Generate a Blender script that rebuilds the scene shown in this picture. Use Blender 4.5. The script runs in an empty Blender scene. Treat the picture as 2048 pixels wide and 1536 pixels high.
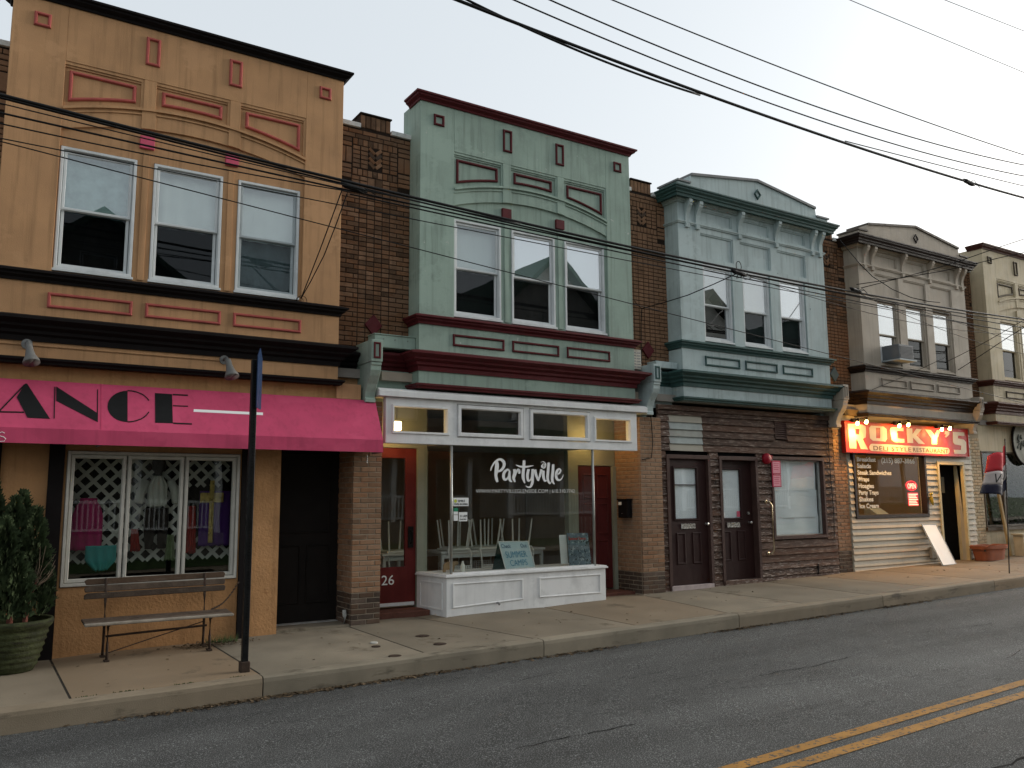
import bpy, math, random
from mathutils import Vector, Matrix
random.seed(7)
R = math.radians
scene = bpy.context.scene
COL = scene.collection

# ------------------------------------------------------------ camera, sky, light
FPX = 1696.55
CAMZ = 1.66
_yaw, _pitch, _roll = R(32.6635), R(7.804), R(-0.4234)
_f = Vector((math.sin(_yaw)*math.cos(_pitch), math.cos(_yaw)*math.cos(_pitch), math.sin(_pitch)))
_r = Vector((math.cos(_yaw), -math.sin(_yaw), 0))
_u = _r.cross(_f)
CR = _r*math.cos(_roll) + _u*math.sin(_roll)
CU = -_r*math.sin(_roll) + _u*math.cos(_roll)
cam_data = bpy.data.cameras.new('camera')
cam_data.sensor_width = 36
cam_data.lens = FPX/2048*36
cam_data.clip_end = 2000
cam = bpy.data.objects.new('camera', cam_data)
COL.objects.link(cam)
cam.matrix_world = Matrix(((CR.x, CU.x, -_f.x, 0), (CR.y, CU.y, -_f.y, 0), (CR.z, CU.z, -_f.z, CAMZ), (0, 0, 0, 1)))
scene.camera = cam

SUN_AZ = R(90)     # measured from +Y towards +X: low veiled sun down the street
SUN_EL = R(13)
world = bpy.data.worlds.new('World')
scene.world = world
world.use_nodes = True
wn = world.node_tree
wn.nodes.clear()
w_out = wn.nodes.new('ShaderNodeOutputWorld')
w_bg = wn.nodes.new('ShaderNodeBackground')
w_sky = wn.nodes.new('ShaderNodeTexSky')
w_sky.sky_type = 'NISHITA'
w_sky.sun_disc = False
w_sky.sun_elevation = SUN_EL
w_sky.sun_rotation = SUN_AZ
w_sky.air_density = 1.0
w_sky.dust_density = 6.5
w_sky.ozone_density = 1.5
w_hsv = wn.nodes.new('ShaderNodeHueSaturation')
w_hsv.inputs['Saturation'].default_value = 0.42
w_mix = wn.nodes.new('ShaderNodeMix')           # thin high cloud evening the sky out
w_mix.data_type = 'RGBA'
w_mix.inputs[0].default_value = 0.46
w_mix.inputs[7].default_value = (7.7, 8.35, 8.8, 1)
wn.links.new(w_sky.outputs[0], w_hsv.inputs['Color'])
wn.links.new(w_hsv.outputs[0], w_mix.inputs[6])
wn.links.new(w_mix.outputs[2], w_bg.inputs[0])
wn.links.new(w_bg.outputs[0], w_out.inputs[0])
w_bg.inputs[1].default_value = 0.10

sun_data = bpy.data.lights.new('sun', 'SUN')
sun_data.energy = 2.6
sun_data.angle = R(40)
sun_data.color = (1.0, 0.95, 0.87)
sun = bpy.data.objects.new('sun', sun_data)
COL.objects.link(sun)
_d = Vector((math.sin(SUN_AZ)*math.cos(SUN_EL), math.cos(SUN_AZ)*math.cos(SUN_EL), math.sin(SUN_EL)))
sun.rotation_euler = _d.to_track_quat('Z', 'Y').to_euler()
sun.location = (30, 40, 30)

scene.view_settings.view_transform = 'Standard'
scene.view_settings.look = 'None'
scene.view_settings.exposure = 0.7
scene.view_settings.gamma = 1.0
scene.view_settings.use_curve_mapping = False

# ------------------------------------------------------------ pixel helpers (2048 x 1536 photo)
def ray(x, y):
    return CR*((x-1024)/FPX) - CU*((y-768)/FPX) + _f
def onY(x, y, Y):
    r = ray(x, y); t = Y/r.y
    return Vector((r.x*t, Y, r.z*t+CAMZ))
def onPlane(x, y, p, n):
    r = ray(x, y); o = Vector((0, 0, CAMZ))
    t = (p-o).dot(n)/r.dot(n)
    return o + r*t
def gz(X, Y):                       # pavement height
    return .0145*X + .010*(Y-8.2)
def rz(X, Y):                       # road height
    return .0145*X - .185 + .055*(1-((Y-4.1)/4.1)**2)

# ------------------------------------------------------------ materials
MATS = {}
def mat(name, col, rough=.65, var=.12, vscale=6, streak=0, chips=None, bump=.15, bscale=60, rnd=0, metal=0, spec=.15,
        speck=None, wear=None):
    """procedural paint / stone / wood. var: tone noise, streak: rain streaks, chips: (colour, threshold, scale),
    rnd: per-object tone, speck: (colour, threshold, scale)"""
    if name in MATS: return MATS[name]
    m = bpy.data.materials.new(name); m.use_nodes = True
    nt = m.node_tree; N = nt.nodes; L = nt.links
    b = N['Principled BSDF']
    b.inputs['Roughness'].default_value = rough
    b.inputs['Metallic'].default_value = metal
    b.inputs['Specular IOR Level'].default_value = spec
    geo = N.new('ShaderNodeNewGeometry')
    def noise(scale, detail=4, sc=None, rough_=.55):
        n = N.new('ShaderNodeTexNoise'); n.inputs['Scale'].default_value = scale
        n.inputs['Detail'].default_value = detail; n.inputs['Roughness'].default_value = rough_
        if sc:
            mp = N.new('ShaderNodeMapping'); mp.inputs['Scale'].default_value = sc
            L.new(geo.outputs['Position'], mp.inputs[0]); L.new(mp.outputs[0], n.inputs[0])
        else:
            L.new(geo.outputs['Position'], n.inputs[0])
        return n.outputs[0]
    def rng(src, a, b_, c, d):
        r = N.new('ShaderNodeMapRange'); r.inputs[1].default_value = a; r.inputs[2].default_value = b_
        r.inputs[3].default_value = c; r.inputs[4].default_value = d
        L.new(src, r.inputs[0]); return r.outputs[0]
    def mixc(a, b_, fac, mode='MIX'):
        x = N.new('ShaderNodeMix'); x.data_type = 'RGBA'; x.blend_type = mode
        for i, v in ((6, a), (7, b_)):
            if isinstance(v, tuple): x.inputs[i].default_value = v if len(v) == 4 else (*v, 1)
            else: L.new(v, x.inputs[i])
        if isinstance(fac, float): x.inputs[0].default_value = fac
        else: L.new(fac, x.inputs[0])
        return x.outputs[2]
    def grey(v):
        c = N.new('ShaderNodeCombineColor')
        for i in range(3): L.new(v, c.inputs[i])
        return c.outputs[0]
    cur = (*col, 1)
    if var:
        n1 = rng(noise(vscale, 6), .3, .7, 1-var, 1+var)
        cur = mixc(cur, grey(n1), 1.0, 'MULTIPLY')
        n2 = rng(noise(vscale*.22, 3), .3, .7, 1-var*.6, 1+var*.6)
        cur = mixc(cur, grey(n2), 1.0, 'MULTIPLY')
    if rnd:
        oi = N.new('ShaderNodeObjectInfo')
        r1 = rng(oi.outputs['Random'], 0, 1, 1-rnd, 1+rnd)
        cur = mixc(cur, grey(r1), 1.0, 'MULTIPLY')
        ms = N.new('ShaderNodeMath'); ms.operation = 'FRACT'
        mm = N.new('ShaderNodeMath'); mm.operation = 'MULTIPLY'; mm.inputs[1].default_value = 17.3
        L.new(oi.outputs['Random'], mm.inputs[0]); L.new(mm.outputs[0], ms.inputs[0])
        cur = mixc(cur, tuple(c*k for c, k in zip(col, (1.25, 1.0, .8))), rng(ms.outputs[0], .4, 1, 0, .7))
    if streak:
        s = noise(2.2, 6, (6, 6, .30), .65)
        cur = mixc(cur, tuple(c*.40 for c in col), rng(s, .50, .80, 0, min(1, streak*1.6)))
        s = noise(.9, 5, (1, 1, 1.3), .7)
        cur = mixc(cur, tuple(min(1, c*1.13+.01) for c in col), rng(s, .56, .60, 0, .55))
        s = noise(1.7, 6, (1, 1, .8), .7)
        cur = mixc(cur, tuple(c*.78 for c in col), rng(s, .58, .68, 0, .6))
    if wear:
        s = noise(wear[2], 6, wear[3] if len(wear) > 3 else None, .7)
        cur = mixc(cur, (*wear[0], 1), rng(s, wear[1], wear[1]+.10, 0, .9))
    if chips:
        s = noise(chips[2], 5, None, .65)
        cur = mixc(cur, (*chips[0], 1), rng(s, chips[1], chips[1]+.015, 0, 1))
    if speck:
        s = noise(speck[2], 1)
        cur = mixc(cur, (*speck[0], 1), rng(s, speck[1], speck[1]+.06, 0, 1))
    if isinstance(cur, tuple): b.inputs['Base Color'].default_value = cur
    else: L.new(cur, b.inputs['Base Color'])
    if bump:
        bp = N.new('ShaderNodeBump'); bp.inputs['Strength'].default_value = bump; bp.inputs['Distance'].default_value = .01
        L.new(noise(bscale, 5), bp.inputs['Height']); L.new(bp.outputs[0], b.inputs['Normal'])
    if var:
        L.new(rng(noise(vscale*2, 3), .3, .7, max(.05, rough-.12), min(1, rough+.1)), b.inputs['Roughness'])
    MATS[name] = m
    return m
def glass(name, refl=.10, tint=(.92, .95, .94), f0=.04, rough=.0):
    if name in MATS: return MATS[name]
    m = bpy.data.materials.new(name); m.use_nodes = True
    nt = m.node_tree; N = nt.nodes; L = nt.links; N.clear()
    o = N.new('ShaderNodeOutputMaterial'); mx = N.new('ShaderNodeMixShader')
    tr = N.new('ShaderNodeBsdfTransparent'); tr.inputs[0].default_value = (*tint, 1)
    gl = N.new('ShaderNodeBsdfGlossy'); gl.inputs['Roughness'].default_value = rough; gl.inputs[0].default_value = (.95, .97, 1, 1)
    lw = N.new('ShaderNodeLayerWeight'); lw.inputs[0].default_value = .5
    pw = N.new('ShaderNodeMath'); pw.operation = 'POWER'; pw.inputs[1].default_value = 5
    L.new(lw.outputs['Facing'], pw.inputs[0])
    fr = N.new('ShaderNodeMapRange'); fr.inputs[3].default_value = f0; L.new(pw.outputs[0], fr.inputs[0])
    ad = N.new('ShaderNodeMath'); ad.operation = 'ADD'; ad.use_clamp = True; ad.inputs[1].default_value = refl
    geo = N.new('ShaderNodeNewGeometry'); nz = N.new('ShaderNodeTexNoise'); nz.inputs['Scale'].default_value = 1.3; nz.inputs['Detail'].default_value = 1
    bp = N.new('ShaderNodeBump'); bp.inputs['Strength'].default_value = .06; bp.inputs['Distance'].default_value = .02
    L.new(geo.outputs['Position'], nz.inputs[0]); L.new(nz.outputs[0], bp.inputs['Height']); L.new(bp.outputs[0], gl.inputs['Normal'])
    L.new(fr.outputs[0], ad.inputs[0]); L.new(ad.outputs[0], mx.inputs[0])
    L.new(tr.outputs[0], mx.inputs[1]); L.new(gl.outputs[0], mx.inputs[2]); L.new(mx.outputs[0], o.inputs[0])
    MATS[name] = m
    return m
def emit(name, col, strength):
    if name in MATS: return MATS[name]
    m = bpy.data.materials.new(name); m.use_nodes = True
    b = m.node_tree.nodes['Principled BSDF']
    b.inputs['Base Color'].default_value = (*col, 1)
    b.inputs['Emission Color'].default_value = (*col, 1); b.inputs['Emission Strength'].default_value = strength
    MATS[name] = m
    return m

# ------------------------------------------------------------ mesh building
class MB:
    def __init__(s): s.v = []; s.f = []
    def face(s, pts):
        n = len(s.v); s.v += [tuple(p) for p in pts]; s.f.append(list(range(n, n+len(pts))))
    def box(s, x0, x1, y0, y1, z0, z1):
        n = len(s.v)
        s.v += [(x0,y0,z0),(x1,y0,z0),(x1,y1,z0),(x0,y1,z0),(x0,y0,z1),(x1,y0,z1),(x1,y1,z1),(x0,y1,z1)]
        s.f += [[n+i for i in q] for q in ((0,3,2,1),(4,5,6,7),(0,1,5,4),(1,2,6,5),(2,3,7,6),(3,0,4,7))]
        return s
    def slopebox(s, x0, x1, y0, y1, fz0, z1):       # bottom follows the pavement
        n = len(s.v)
        s.v += [(x0,y0,fz0(x0,y0)),(x1,y0,fz0(x1,y0)),(x1,y1,fz0(x1,y1)),(x0,y1,fz0(x0,y1)),(x0,y0,z1),(x1,y0,z1),(x1,y1,z1),(x0,y1,z1)]
        s.f += [[n+i for i in q] for q in ((0,3,2,1),(4,5,6,7),(0,1,5,4),(1,2,6,5),(2,3,7,6),(3,0,4,7))]
        return s
    def prism(s, poly, y0, y1):                     # poly of (x,z), extruded in y; front = y0
        n = len(poly); b = len(s.v)
        a = sum(poly[i][0]*poly[(i+1) % n][1]-poly[(i+1) % n][0]*poly[i][1] for i in range(n))
        if a < 0: poly = poly[::-1]
        s.v += [(p[0], y0, p[1]) for p in poly] + [(p[0], y1, p[1]) for p in poly]
        s.f.append([b+i for i in range(n)])
        s.f.append([b+n+i for i in reversed(range(n))])
        for i in range(n):
            j = (i+1) % n
            s.f.append([b+j, b+i, b+n+i, b+n+j])
        return s
    def prismx(s, poly, x0, x1):                    # poly of (y,z), extruded in x
        n = len(poly); b = len(s.v)
        a = sum(poly[i][0]*poly[(i+1) % n][1]-poly[(i+1) % n][0]*poly[i][1] for i in range(n))
        if a < 0: poly = poly[::-1]
        s.v += [(x1, p[0], p[1]) for p in poly] + [(x0, p[0], p[1]) for p in poly]
        s.f.append([b+i for i in range(n)])
        s.f.append([b+n+i for i in reversed(range(n))])
        for i in range(n):
            j = (i+1) % n
            s.f.append([b+j, b+i, b+n+i, b+n+j])
        return s
    def polyframe(s, poly, w, y0, y1, bev=.3):      # moulded frame along a closed (x,z) polygon
        n = len(poly)
        a = sum(poly[i][0]*poly[(i+1) % n][1]-poly[(i+1) % n][0]*poly[i][1] for i in range(n))
        if a < 0: poly = poly[::-1]
        P = [Vector(p) for p in poly]
        def off(d):
            out = []
            for i in range(n):
                e1 = (P[i]-P[i-1]).normalized(); e2 = (P[(i+1) % n]-P[i]).normalized()
                n1 = Vector((-e1.y, e1.x)); n2 = Vector((-e2.y, e2.x))
                m = (n1+n2); m = m/max(.3, m.dot(n1)); out.append(P[i]+m*d)
            return out
        rings = [(off(0), y1), (off(0), y0+(y1-y0)*.35), (off(w*bev), y0), (off(w*(1-bev)), y0), (off(w), y0+(y1-y0)*.5), (off(w), y1)]
        b = len(s.v)
        for r, y in rings: s.v += [(p.x, y, p.y) for p in r]
        for k in range(len(rings)-1):
            for i in range(n):
                j = (i+1) % n
                s.f.append([b+k*n+i, b+k*n+j, b+(k+1)*n+j, b+(k+1)*n+i])
        return s
    def rframe(s, x0, x1, z0, z1, w, y0, y1, bev=.3):
        return s.polyframe([(x0,z0),(x1,z0),(x1,z1),(x0,z1)], w, y0, y1, bev)
    def sweepU(s, prof, x0, x1, yf, yb, xl=None, xr=None):
        """moulding profile [(out,z)..] (closed loop) round a bay: back-left, front-left, front-right, back-right"""
        path = [((x0, yb), (-1, 0)), ((x0, yf), (-1, -1)), ((x1, yf), (1, -1)), ((x1, yb), (1, 0))]
        n = len(prof); b = len(s.v)
        for (px, py), (dx, dy) in path:
            s.v += [(px+dx*o, py+dy*o, z) for o, z in prof]
        for k in range(3):
            for i in range(n):
                j = (i+1) % n
                s.f.append([b+k*n+i, b+(k+1)*n+i, b+(k+1)*n+j, b+k*n+j])
        s.f.append([b+i for i in range(n)]); s.f.append([b+3*n+i for i in reversed(range(n))])
        return s
    def wall(s, x0, x1, z0, z1, y0, y1, holes=(), fz=None):
        xs = sorted({x0, x1, *[min(max(v, x0), x1) for h in holes for v in h[:2]]})
        zs = sorted({z0, z1, *[min(max(v, z0), z1) for h in holes for v in h[2:]]})
        def solid(i, j):
            if i < 0 or j < 0 or i >= len(xs)-1 or j >= len(zs)-1: return False
            cx = (xs[i]+xs[i+1])/2; cz = (zs[j]+zs[j+1])/2
            return not any(h[0] < cx < h[1] and h[2] < cz < h[3] for h in holes)
        Z = lambda x, j: (fz(x) if (fz and j == 0) else zs[j])
        for i in range(len(xs)-1):
            for j in range(len(zs)-1):
                if not solid(i, j): continue
                a, b = xs[i], xs[i+1]; c0, c1 = Z(a, j), Z(b, j); d0, d1 = Z(a, j+1), Z(b, j+1)
                s.face([(a,y0,c0),(b,y0,c1),(b,y0,d1),(a,y0,d0)])
                s.face([(b,y1,c1),(a,y1,c0),(a,y1,d0),(b,y1,d1)])
                if not solid(i-1, j): s.face([(a,y1,c0),(a,y0,c0),(a,y0,d0),(a,y1,d0)])
                if not solid(i+1, j): s.face([(b,y0,c1),(b,y1,c1),(b,y1,d1),(b,y0,d1)])
                if not solid(i, j-1): s.face([(a,y0,c0),(a,y1,c0),(b,y1,c1),(b,y0,c1)])
                if not solid(i, j+1): s.face([(a,y0,d0),(b,y0,d1),(b,y1,d1),(a,y1,d0)])
        return s
    def tube(s, pts, r, n=8, cap=True):
        pts = [Vector(p) for p in pts]; b = len(s.v); m = len(pts)
        rs = r if isinstance(r, (list, tuple)) else [r]*m
        for k, p in enumerate(pts):
            t = (pts[min(k+1, m-1)]-pts[max(k-1, 0)]).normalized()
            u = t.cross(Vector((0, 0, 1)))
            if u.length < .05: u = t.cross(Vector((0, 1, 0)))
            u.normalize(); w = t.cross(u)
            for i in range(n):
                a = 2*math.pi*i/n
                s.v.append(tuple(p+u*(math.cos(a)*rs[k])+w*(math.sin(a)*rs[k])))
        for k in range(m-1):
            for i in range(n):
                j = (i+1) % n
                s.f.append([b+k*n+i, b+k*n+j, b+(k+1)*n+j, b+(k+1)*n+i])
        if cap:
            s.f.append([b+i for i in reversed(range(n))]); s.f.append([b+(m-1)*n+i for i in range(n)])
        return s
    def lathe(s, cx, cy, prof, n=24):               # prof of (r,z)
        b = len(s.v); m = len(prof)
        for r_, z in prof:
            for i in range(n):
                a = 2*math.pi*i/n
                s.v.append((cx+math.cos(a)*r_, cy+math.sin(a)*r_, z))
        for k in range(m-1):
            for i in range(n):
                j = (i+1) % n
                s.f.append([b+k*n+i, b+k*n+j, b+(k+1)*n+j, b+(k+1)*n+i])
        s.f.append([b+i for i in reversed(range(n))]); s.f.append([b+(m-1)*n+i for i in range(n)])
        return s
    def bar(s, p, q, w, d):                          # rectangular bar between two points, width w across (xz), depth d
        p = Vector(p); q = Vector(q); t = (q-p).normalized()
        u = t.cross(Vector((0, 1, 0)))
        if u.length < .1: u = t.cross(Vector((1, 0, 0)))
        u.normalize(); v = u.cross(t).normalized()
        n = len(s.v)
        for e in (p, q):
            for a, c in ((-1,-1),(1,-1),(1,1),(-1,1)):
                s.v.append(tuple(e+u*(a*w/2)+v*(c*d/2)))
        s.f += [[n+i for i in k] for k in ((0,1,2,3),(7,6,5,4),(0,4,5,1),(1,5,6,2),(2,6,7,3),(3,7,4,0))]
        return s
    def build(s, name, m, parent=None, smooth=False, bevel=0, **props):
        me = bpy.data.meshes.new(name)
        off = Vector((0, 0, 0))
        if parent is None and s.v:
            xs = [v[0] for v in s.v]; ys = [v[1] for v in s.v]; zs = [v[2] for v in s.v]
            off = Vector(((min(xs)+max(xs))/2, (min(ys)+max(ys))/2, min(zs)))
        me.from_pydata([(v[0]-off.x, v[1]-off.y, v[2]-off.z) for v in s.v], [], s.f)
        me.validate()
        import bmesh as _b
        bm = _b.new(); bm.from_mesh(me); _b.ops.remove_doubles(bm, verts=bm.verts, dist=1e-5)
        _b.ops.recalc_face_normals(bm, faces=bm.faces); bm.to_mesh(me); bm.free()
        if smooth:
            me.polygons.foreach_set('use_smooth', [True]*len(me.polygons))
        o = bpy.data.objects.new(name, me); COL.objects.link(o)
        o.location = off
        if isinstance(m, (list, tuple)):
            for q in m: me.materials.append(q)
        else: me.materials.append(m)
        if bevel:
            md = o.modifiers.new('bevel', 'BEVEL'); md.width = bevel; md.segments = 1; md.limit_method = 'ANGLE'
        if parent is not None: attach(o, parent)
        for k, v in props.items(): o[k] = v
        return o
WLOC = {}
def attach(o, parent):
    o.parent = parent
    loc = WLOC.get(parent.name)
    if loc is None: loc = parent.location.copy() if parent.parent is None else Vector((0, 0, 0))
    o.matrix_parent_inverse = Matrix.Translation(-loc)
def thing(name, label, cat, loc=(0, 0, 0), group=None):
    o = bpy.data.objects.new(name, None); COL.objects.link(o)
    o.location = loc; o.empty_display_size = .2
    o['label'] = label; o['category'] = cat
    if group: o['group'] = group
    WLOC[o.name] = Vector(loc)
    return o
def tag(o, label, cat, group=None):
    o['label'] = label; o['category'] = cat
    if group: o['group'] = group
    return o
def shape(name, loops, Y, m, parent, depth=.002):
    """flat lettering from closed (x,z) loops, holes by even-odd, on plane Y"""
    cu = bpy.data.curves.new(name, 'CURVE'); cu.dimensions = '2D'; cu.fill_mode = 'BOTH'; cu.extrude = depth
    for lp in loops:
        sp = cu.splines.new('POLY'); sp.points.add(len(lp)-1)
        for p, q in zip(sp.points, lp): p.co = (q[0], q[1], 0, 1)
        sp.use_cyclic_u = True
    return flat(name, cu, (0, 0), Y, m, parent)
def flat(name, cu, org, Y, m, parent, sx=1, sh=0):
    ob = bpy.data.objects.new('tmp', cu); COL.objects.link(ob)
    bpy.context.view_layer.update()
    me = bpy.data.meshes.new_from_object(ob.evaluated_get(bpy.context.evaluated_depsgraph_get()))
    bpy.data.objects.remove(ob); bpy.data.curves.remove(cu)
    for v in me.vertices:
        x, y, z = v.co
        v.co = (org[0]+x*sx+y*sh, Y-z, org[1]+y)
    me.materials.clear(); me.materials.append(m); me.name = name
    o = bpy.data.objects.new(name, me); COL.objects.link(o)
    if parent is not None: attach(o, parent)
    return o
def text(name, s, x, z, size, Y, m, parent, width=None, spacing=1.0, sh=0, bold=0, align='LEFT'):
    cu = bpy.data.curves.new(name, 'FONT'); cu.body = s; cu.size = size; cu.extrude = .0015; cu.space_character = spacing
    cu.offset = bold; cu.align_x = align; cu.resolution_u = 3
    sx = 1
    if width:
        ob = bpy.data.objects.new('tmp', cu); COL.objects.link(ob); bpy.context.view_layer.update()
        sx = width/max(.001, ob.dimensions.x); bpy.data.objects.remove(ob)
    return flat(name, cu, (x, z), Y, m, parent, sx, sh)
def stroke(mb, pts, tr, y):
    """brush stroke [(x,y,w)] in picture units; tr maps (x,y)->(X,Z)"""
    # smooth with Catmull-Rom
    P = [Vector(p) for p in pts]; S = []
    for i in range(len(P)-1):
        a, b, c, d = P[max(i-1, 0)], P[i], P[i+1], P[min(i+2, len(P)-1)]
        for k in range(6):
            t = k/6
            S.append(.5*((2*b)+(c-a)*t+(2*a-5*b+4*c-d)*t*t+(3*b-a-3*c+d)*t**3))
    S.append(P[-1])
    Lf, Rt = [], []
    for i, p in enumerate(S):
        q = S[min(i+1, len(S)-1)]-S[max(i-1, 0)]; n = Vector((-q.y, q.x)); n = n.normalized() if n.length > 0 else Vector((1, 0))
        w = max(4, p.z)/2
        Lf.append(tr(p.x+n.x*w, p.y+n.y*w)); Rt.append(tr(p.x-n.x*w, p.y-n.y*w))
    for i in range(len(S)-1):
        mb.face([(Rt[i][0], y, Rt[i][1]), (Lf[i][0], y, Lf[i][1]), (Lf[i+1][0], y, Lf[i+1][1]), (Rt[i+1][0], y, Rt[i+1][1])])
# ------------------------------------------------------------ palette
ORANGE = mat('orange_stucco', (.475, .268, .135), .75, .10, 3, streak=.40, bump=.25, bscale=90)
BLACKP = mat('black_paint', (.009, .007, .007), .75, .2, 8, bump=.1, spec=.12)
ROSE = mat('rose_trim', (.42, .10, .085), .6, .12, 8, streak=.15)
PINKSQ = mat('pink_square', (.55, .09, .15), .6, .1, 8)
GREEN = mat('green_stucco', (.295, .38, .32), .7, .10, 3, streak=.45, chips=((.44, .48, .44), .675, 7), bump=.25, bscale=70)
MAROON = mat('maroon_trim', (.095, .012, .015), .6, .15, 8, streak=.1, spec=.2)
BLUE = mat('pale_blue_stucco', (.41, .485, .48), .7, .09, 3, streak=.45, chips=((.13, .17, .17), .715, 9), bump=.25, bscale=70)
TEAL = mat('dark_teal_trim', (.042, .090, .085), .55, .15, 8, streak=.2)
TAUPE = mat('taupe_stucco', (.42, .36, .29), .7, .09, 3, streak=.28, bump=.2, bscale=70)
DBROWN = mat('dark_brown_trim', (.022, .014, .011), .55, .15, 8)
CREAM = mat('cream_stucco', (.55, .46, .31), .7, .09, 3, streak=.4, bump=.2, bscale=70)
WHITE = mat('white_paint', (.70, .70, .69), .5, .05, 5, streak=.12, bump=.06)
VINYL = mat('white_vinyl', (.62, .64, .64), .45, .05, 6, bump=.03, streak=.1)
GREYV = mat('grey_vinyl', (.36, .40, .41), .45, .08, 6, bump=.03)
MORTAR = mat('mortar', (.026, .017, .012), .9, .25, 12, bump=.4, bscale=120)
MORTARL = mat('pale_mortar', (.30, .25, .19), .9, .2, 12, bump=.4, bscale=120)
BRICKU = mat('brown_brick', (.180, .104, .062), .85, .22, 14, rnd=.48, bump=.5, bscale=110, streak=.3)
BRICKG = mat('tan_brick', (.245, .148, .090), .85, .2, 14, rnd=.30, bump=.5, bscale=110, streak=.25)
BRICKD = mat('sooty_brick', (.085, .062, .048), .85, .25, 14, rnd=.35, bump=.5, bscale=110)
COPING = mat('white_coping', (.62, .62, .60), .5, .1, 6, streak=.3)
WOODB = mat('weathered_brown_wood', (.080, .048, .036), .8, .3, 10, rnd=.28, wear=((.28, .22, .18), .54, 9, (.5, 1, 7)), bump=.4, bscale=60)
WOODW = mat('flaking_brown_wood', (.080, .048, .036), .8, .3, 10, rnd=.28, wear=((.36, .30, .26), .52, 12, (.6, 1, 4)), bump=.5, bscale=60)
WOODP = mat('pale_grey_wood', (.30, .33, .32), .8, .14, 8, rnd=.12, bump=.2)
SIDING = mat('beige_siding', (.46, .42, .335), .6, .08, 5, rnd=.05, streak=.2, bump=.05)
DOORB = mat('dark_brown_door', (.030, .013, .012), .5, .15, 6, bump=.08)
DOORR = mat('dark_red_door', (.125, .020, .018), .45, .15, 5, bump=.06, streak=.2)
BLACKG = mat('shade_and_crack_black', (.003, .003, .003), .9, .2, 8, bump=.1, spec=.05)  # near-zero black: shade of recesses put into the colour, also cracks
BRASS = mat('worn_brass', (.55, .45, .30), .35, .2, 20, metal=.8, bump=.1)
CHROME = mat('bright_metal', (.62, .60, .57), .28, .1, 20, metal=.9, bump=.05)
STEEL = mat('grey_metal', (.20, .20, .195), .5, .15, 12, metal=.5, bump=.1)
ROOM = mat('dim_interior', (.30, .27, .24), .9, .15, 2, bump=0)
SHADE = mat('roller_shade', (.66, .68, .68), .8, .05, 2, bump=.05)
FILM = mat('bluish_window_film', (.36, .46, .45), .75, .22, 9, bump=.3, bscale=20)
CURT = mat('pale_curtain', (.66, .68, .65), .85, .08, 3, bump=.1)
PANEG = mat('pane_lift_grey', (.085, .085, .085), .9, .15, 4, bump=.1)  # for sheets added behind lower panes, lifting their black to dark grey
CURTG = mat('grey_curtain', (.22, .25, .25), .85, .2, 5, bump=.2)
SHADEW = mat('warm_shade', (.50, .47, .40), .85, .06, 3, bump=.05)
RUBBER = mat('cable_black', (.010, .010, .010), .6, .1, 9, bump=0)
GL_UP = glass('reflective_pane', .10)
GL_HI = glass('mirrorlike_pane', .34)
GL_LO = glass('screened_pane', .0, (.55, .56, .56), .03)
GL_SHOP = glass('shop_pane', .012, (.92, .94, .92), .03)
PRINTW = mat('white_print', (.80, .80, .78), .6, .02, 5, bump=0)
PRINTK = mat('black_print', (.010, .010, .010), .6, .02, 5, bump=0)

# ------------------------------------------------------------ the ground
def sheet(mb, x0, x1, y0, y1, fz, nx, ny, dz=0):
    b = len(mb.v)
    for i in range(nx+1):
        for j in range(ny+1):
            x = x0+(x1-x0)*i/nx; y = y0+(y1-y0)*j/ny
            mb.v.append((x, y, fz(x, y)+dz))
    for i in range(nx):
        for j in range(ny):
            a = b+i*(ny+1)+j
            mb.f.append([a, a+ny+1, a+ny+2, a+1])
    return mb
def struct(name, mb, m, parent=None, **k):
    o = mb.build(name, m, parent, **k)
    if parent is None: o['kind'] = 'structure'
    return o
EARTH = mat('bare_earth', (.07, .062, .045), .95, .3, 2, bump=.4, bscale=20)
mb = MB()
sheet(mb, -600, 600, -600, 600, lambda x, y: .0145*max(-120, min(120, x))-.45, 60, 4)
struct('ground', mb, EARTH)

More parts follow.
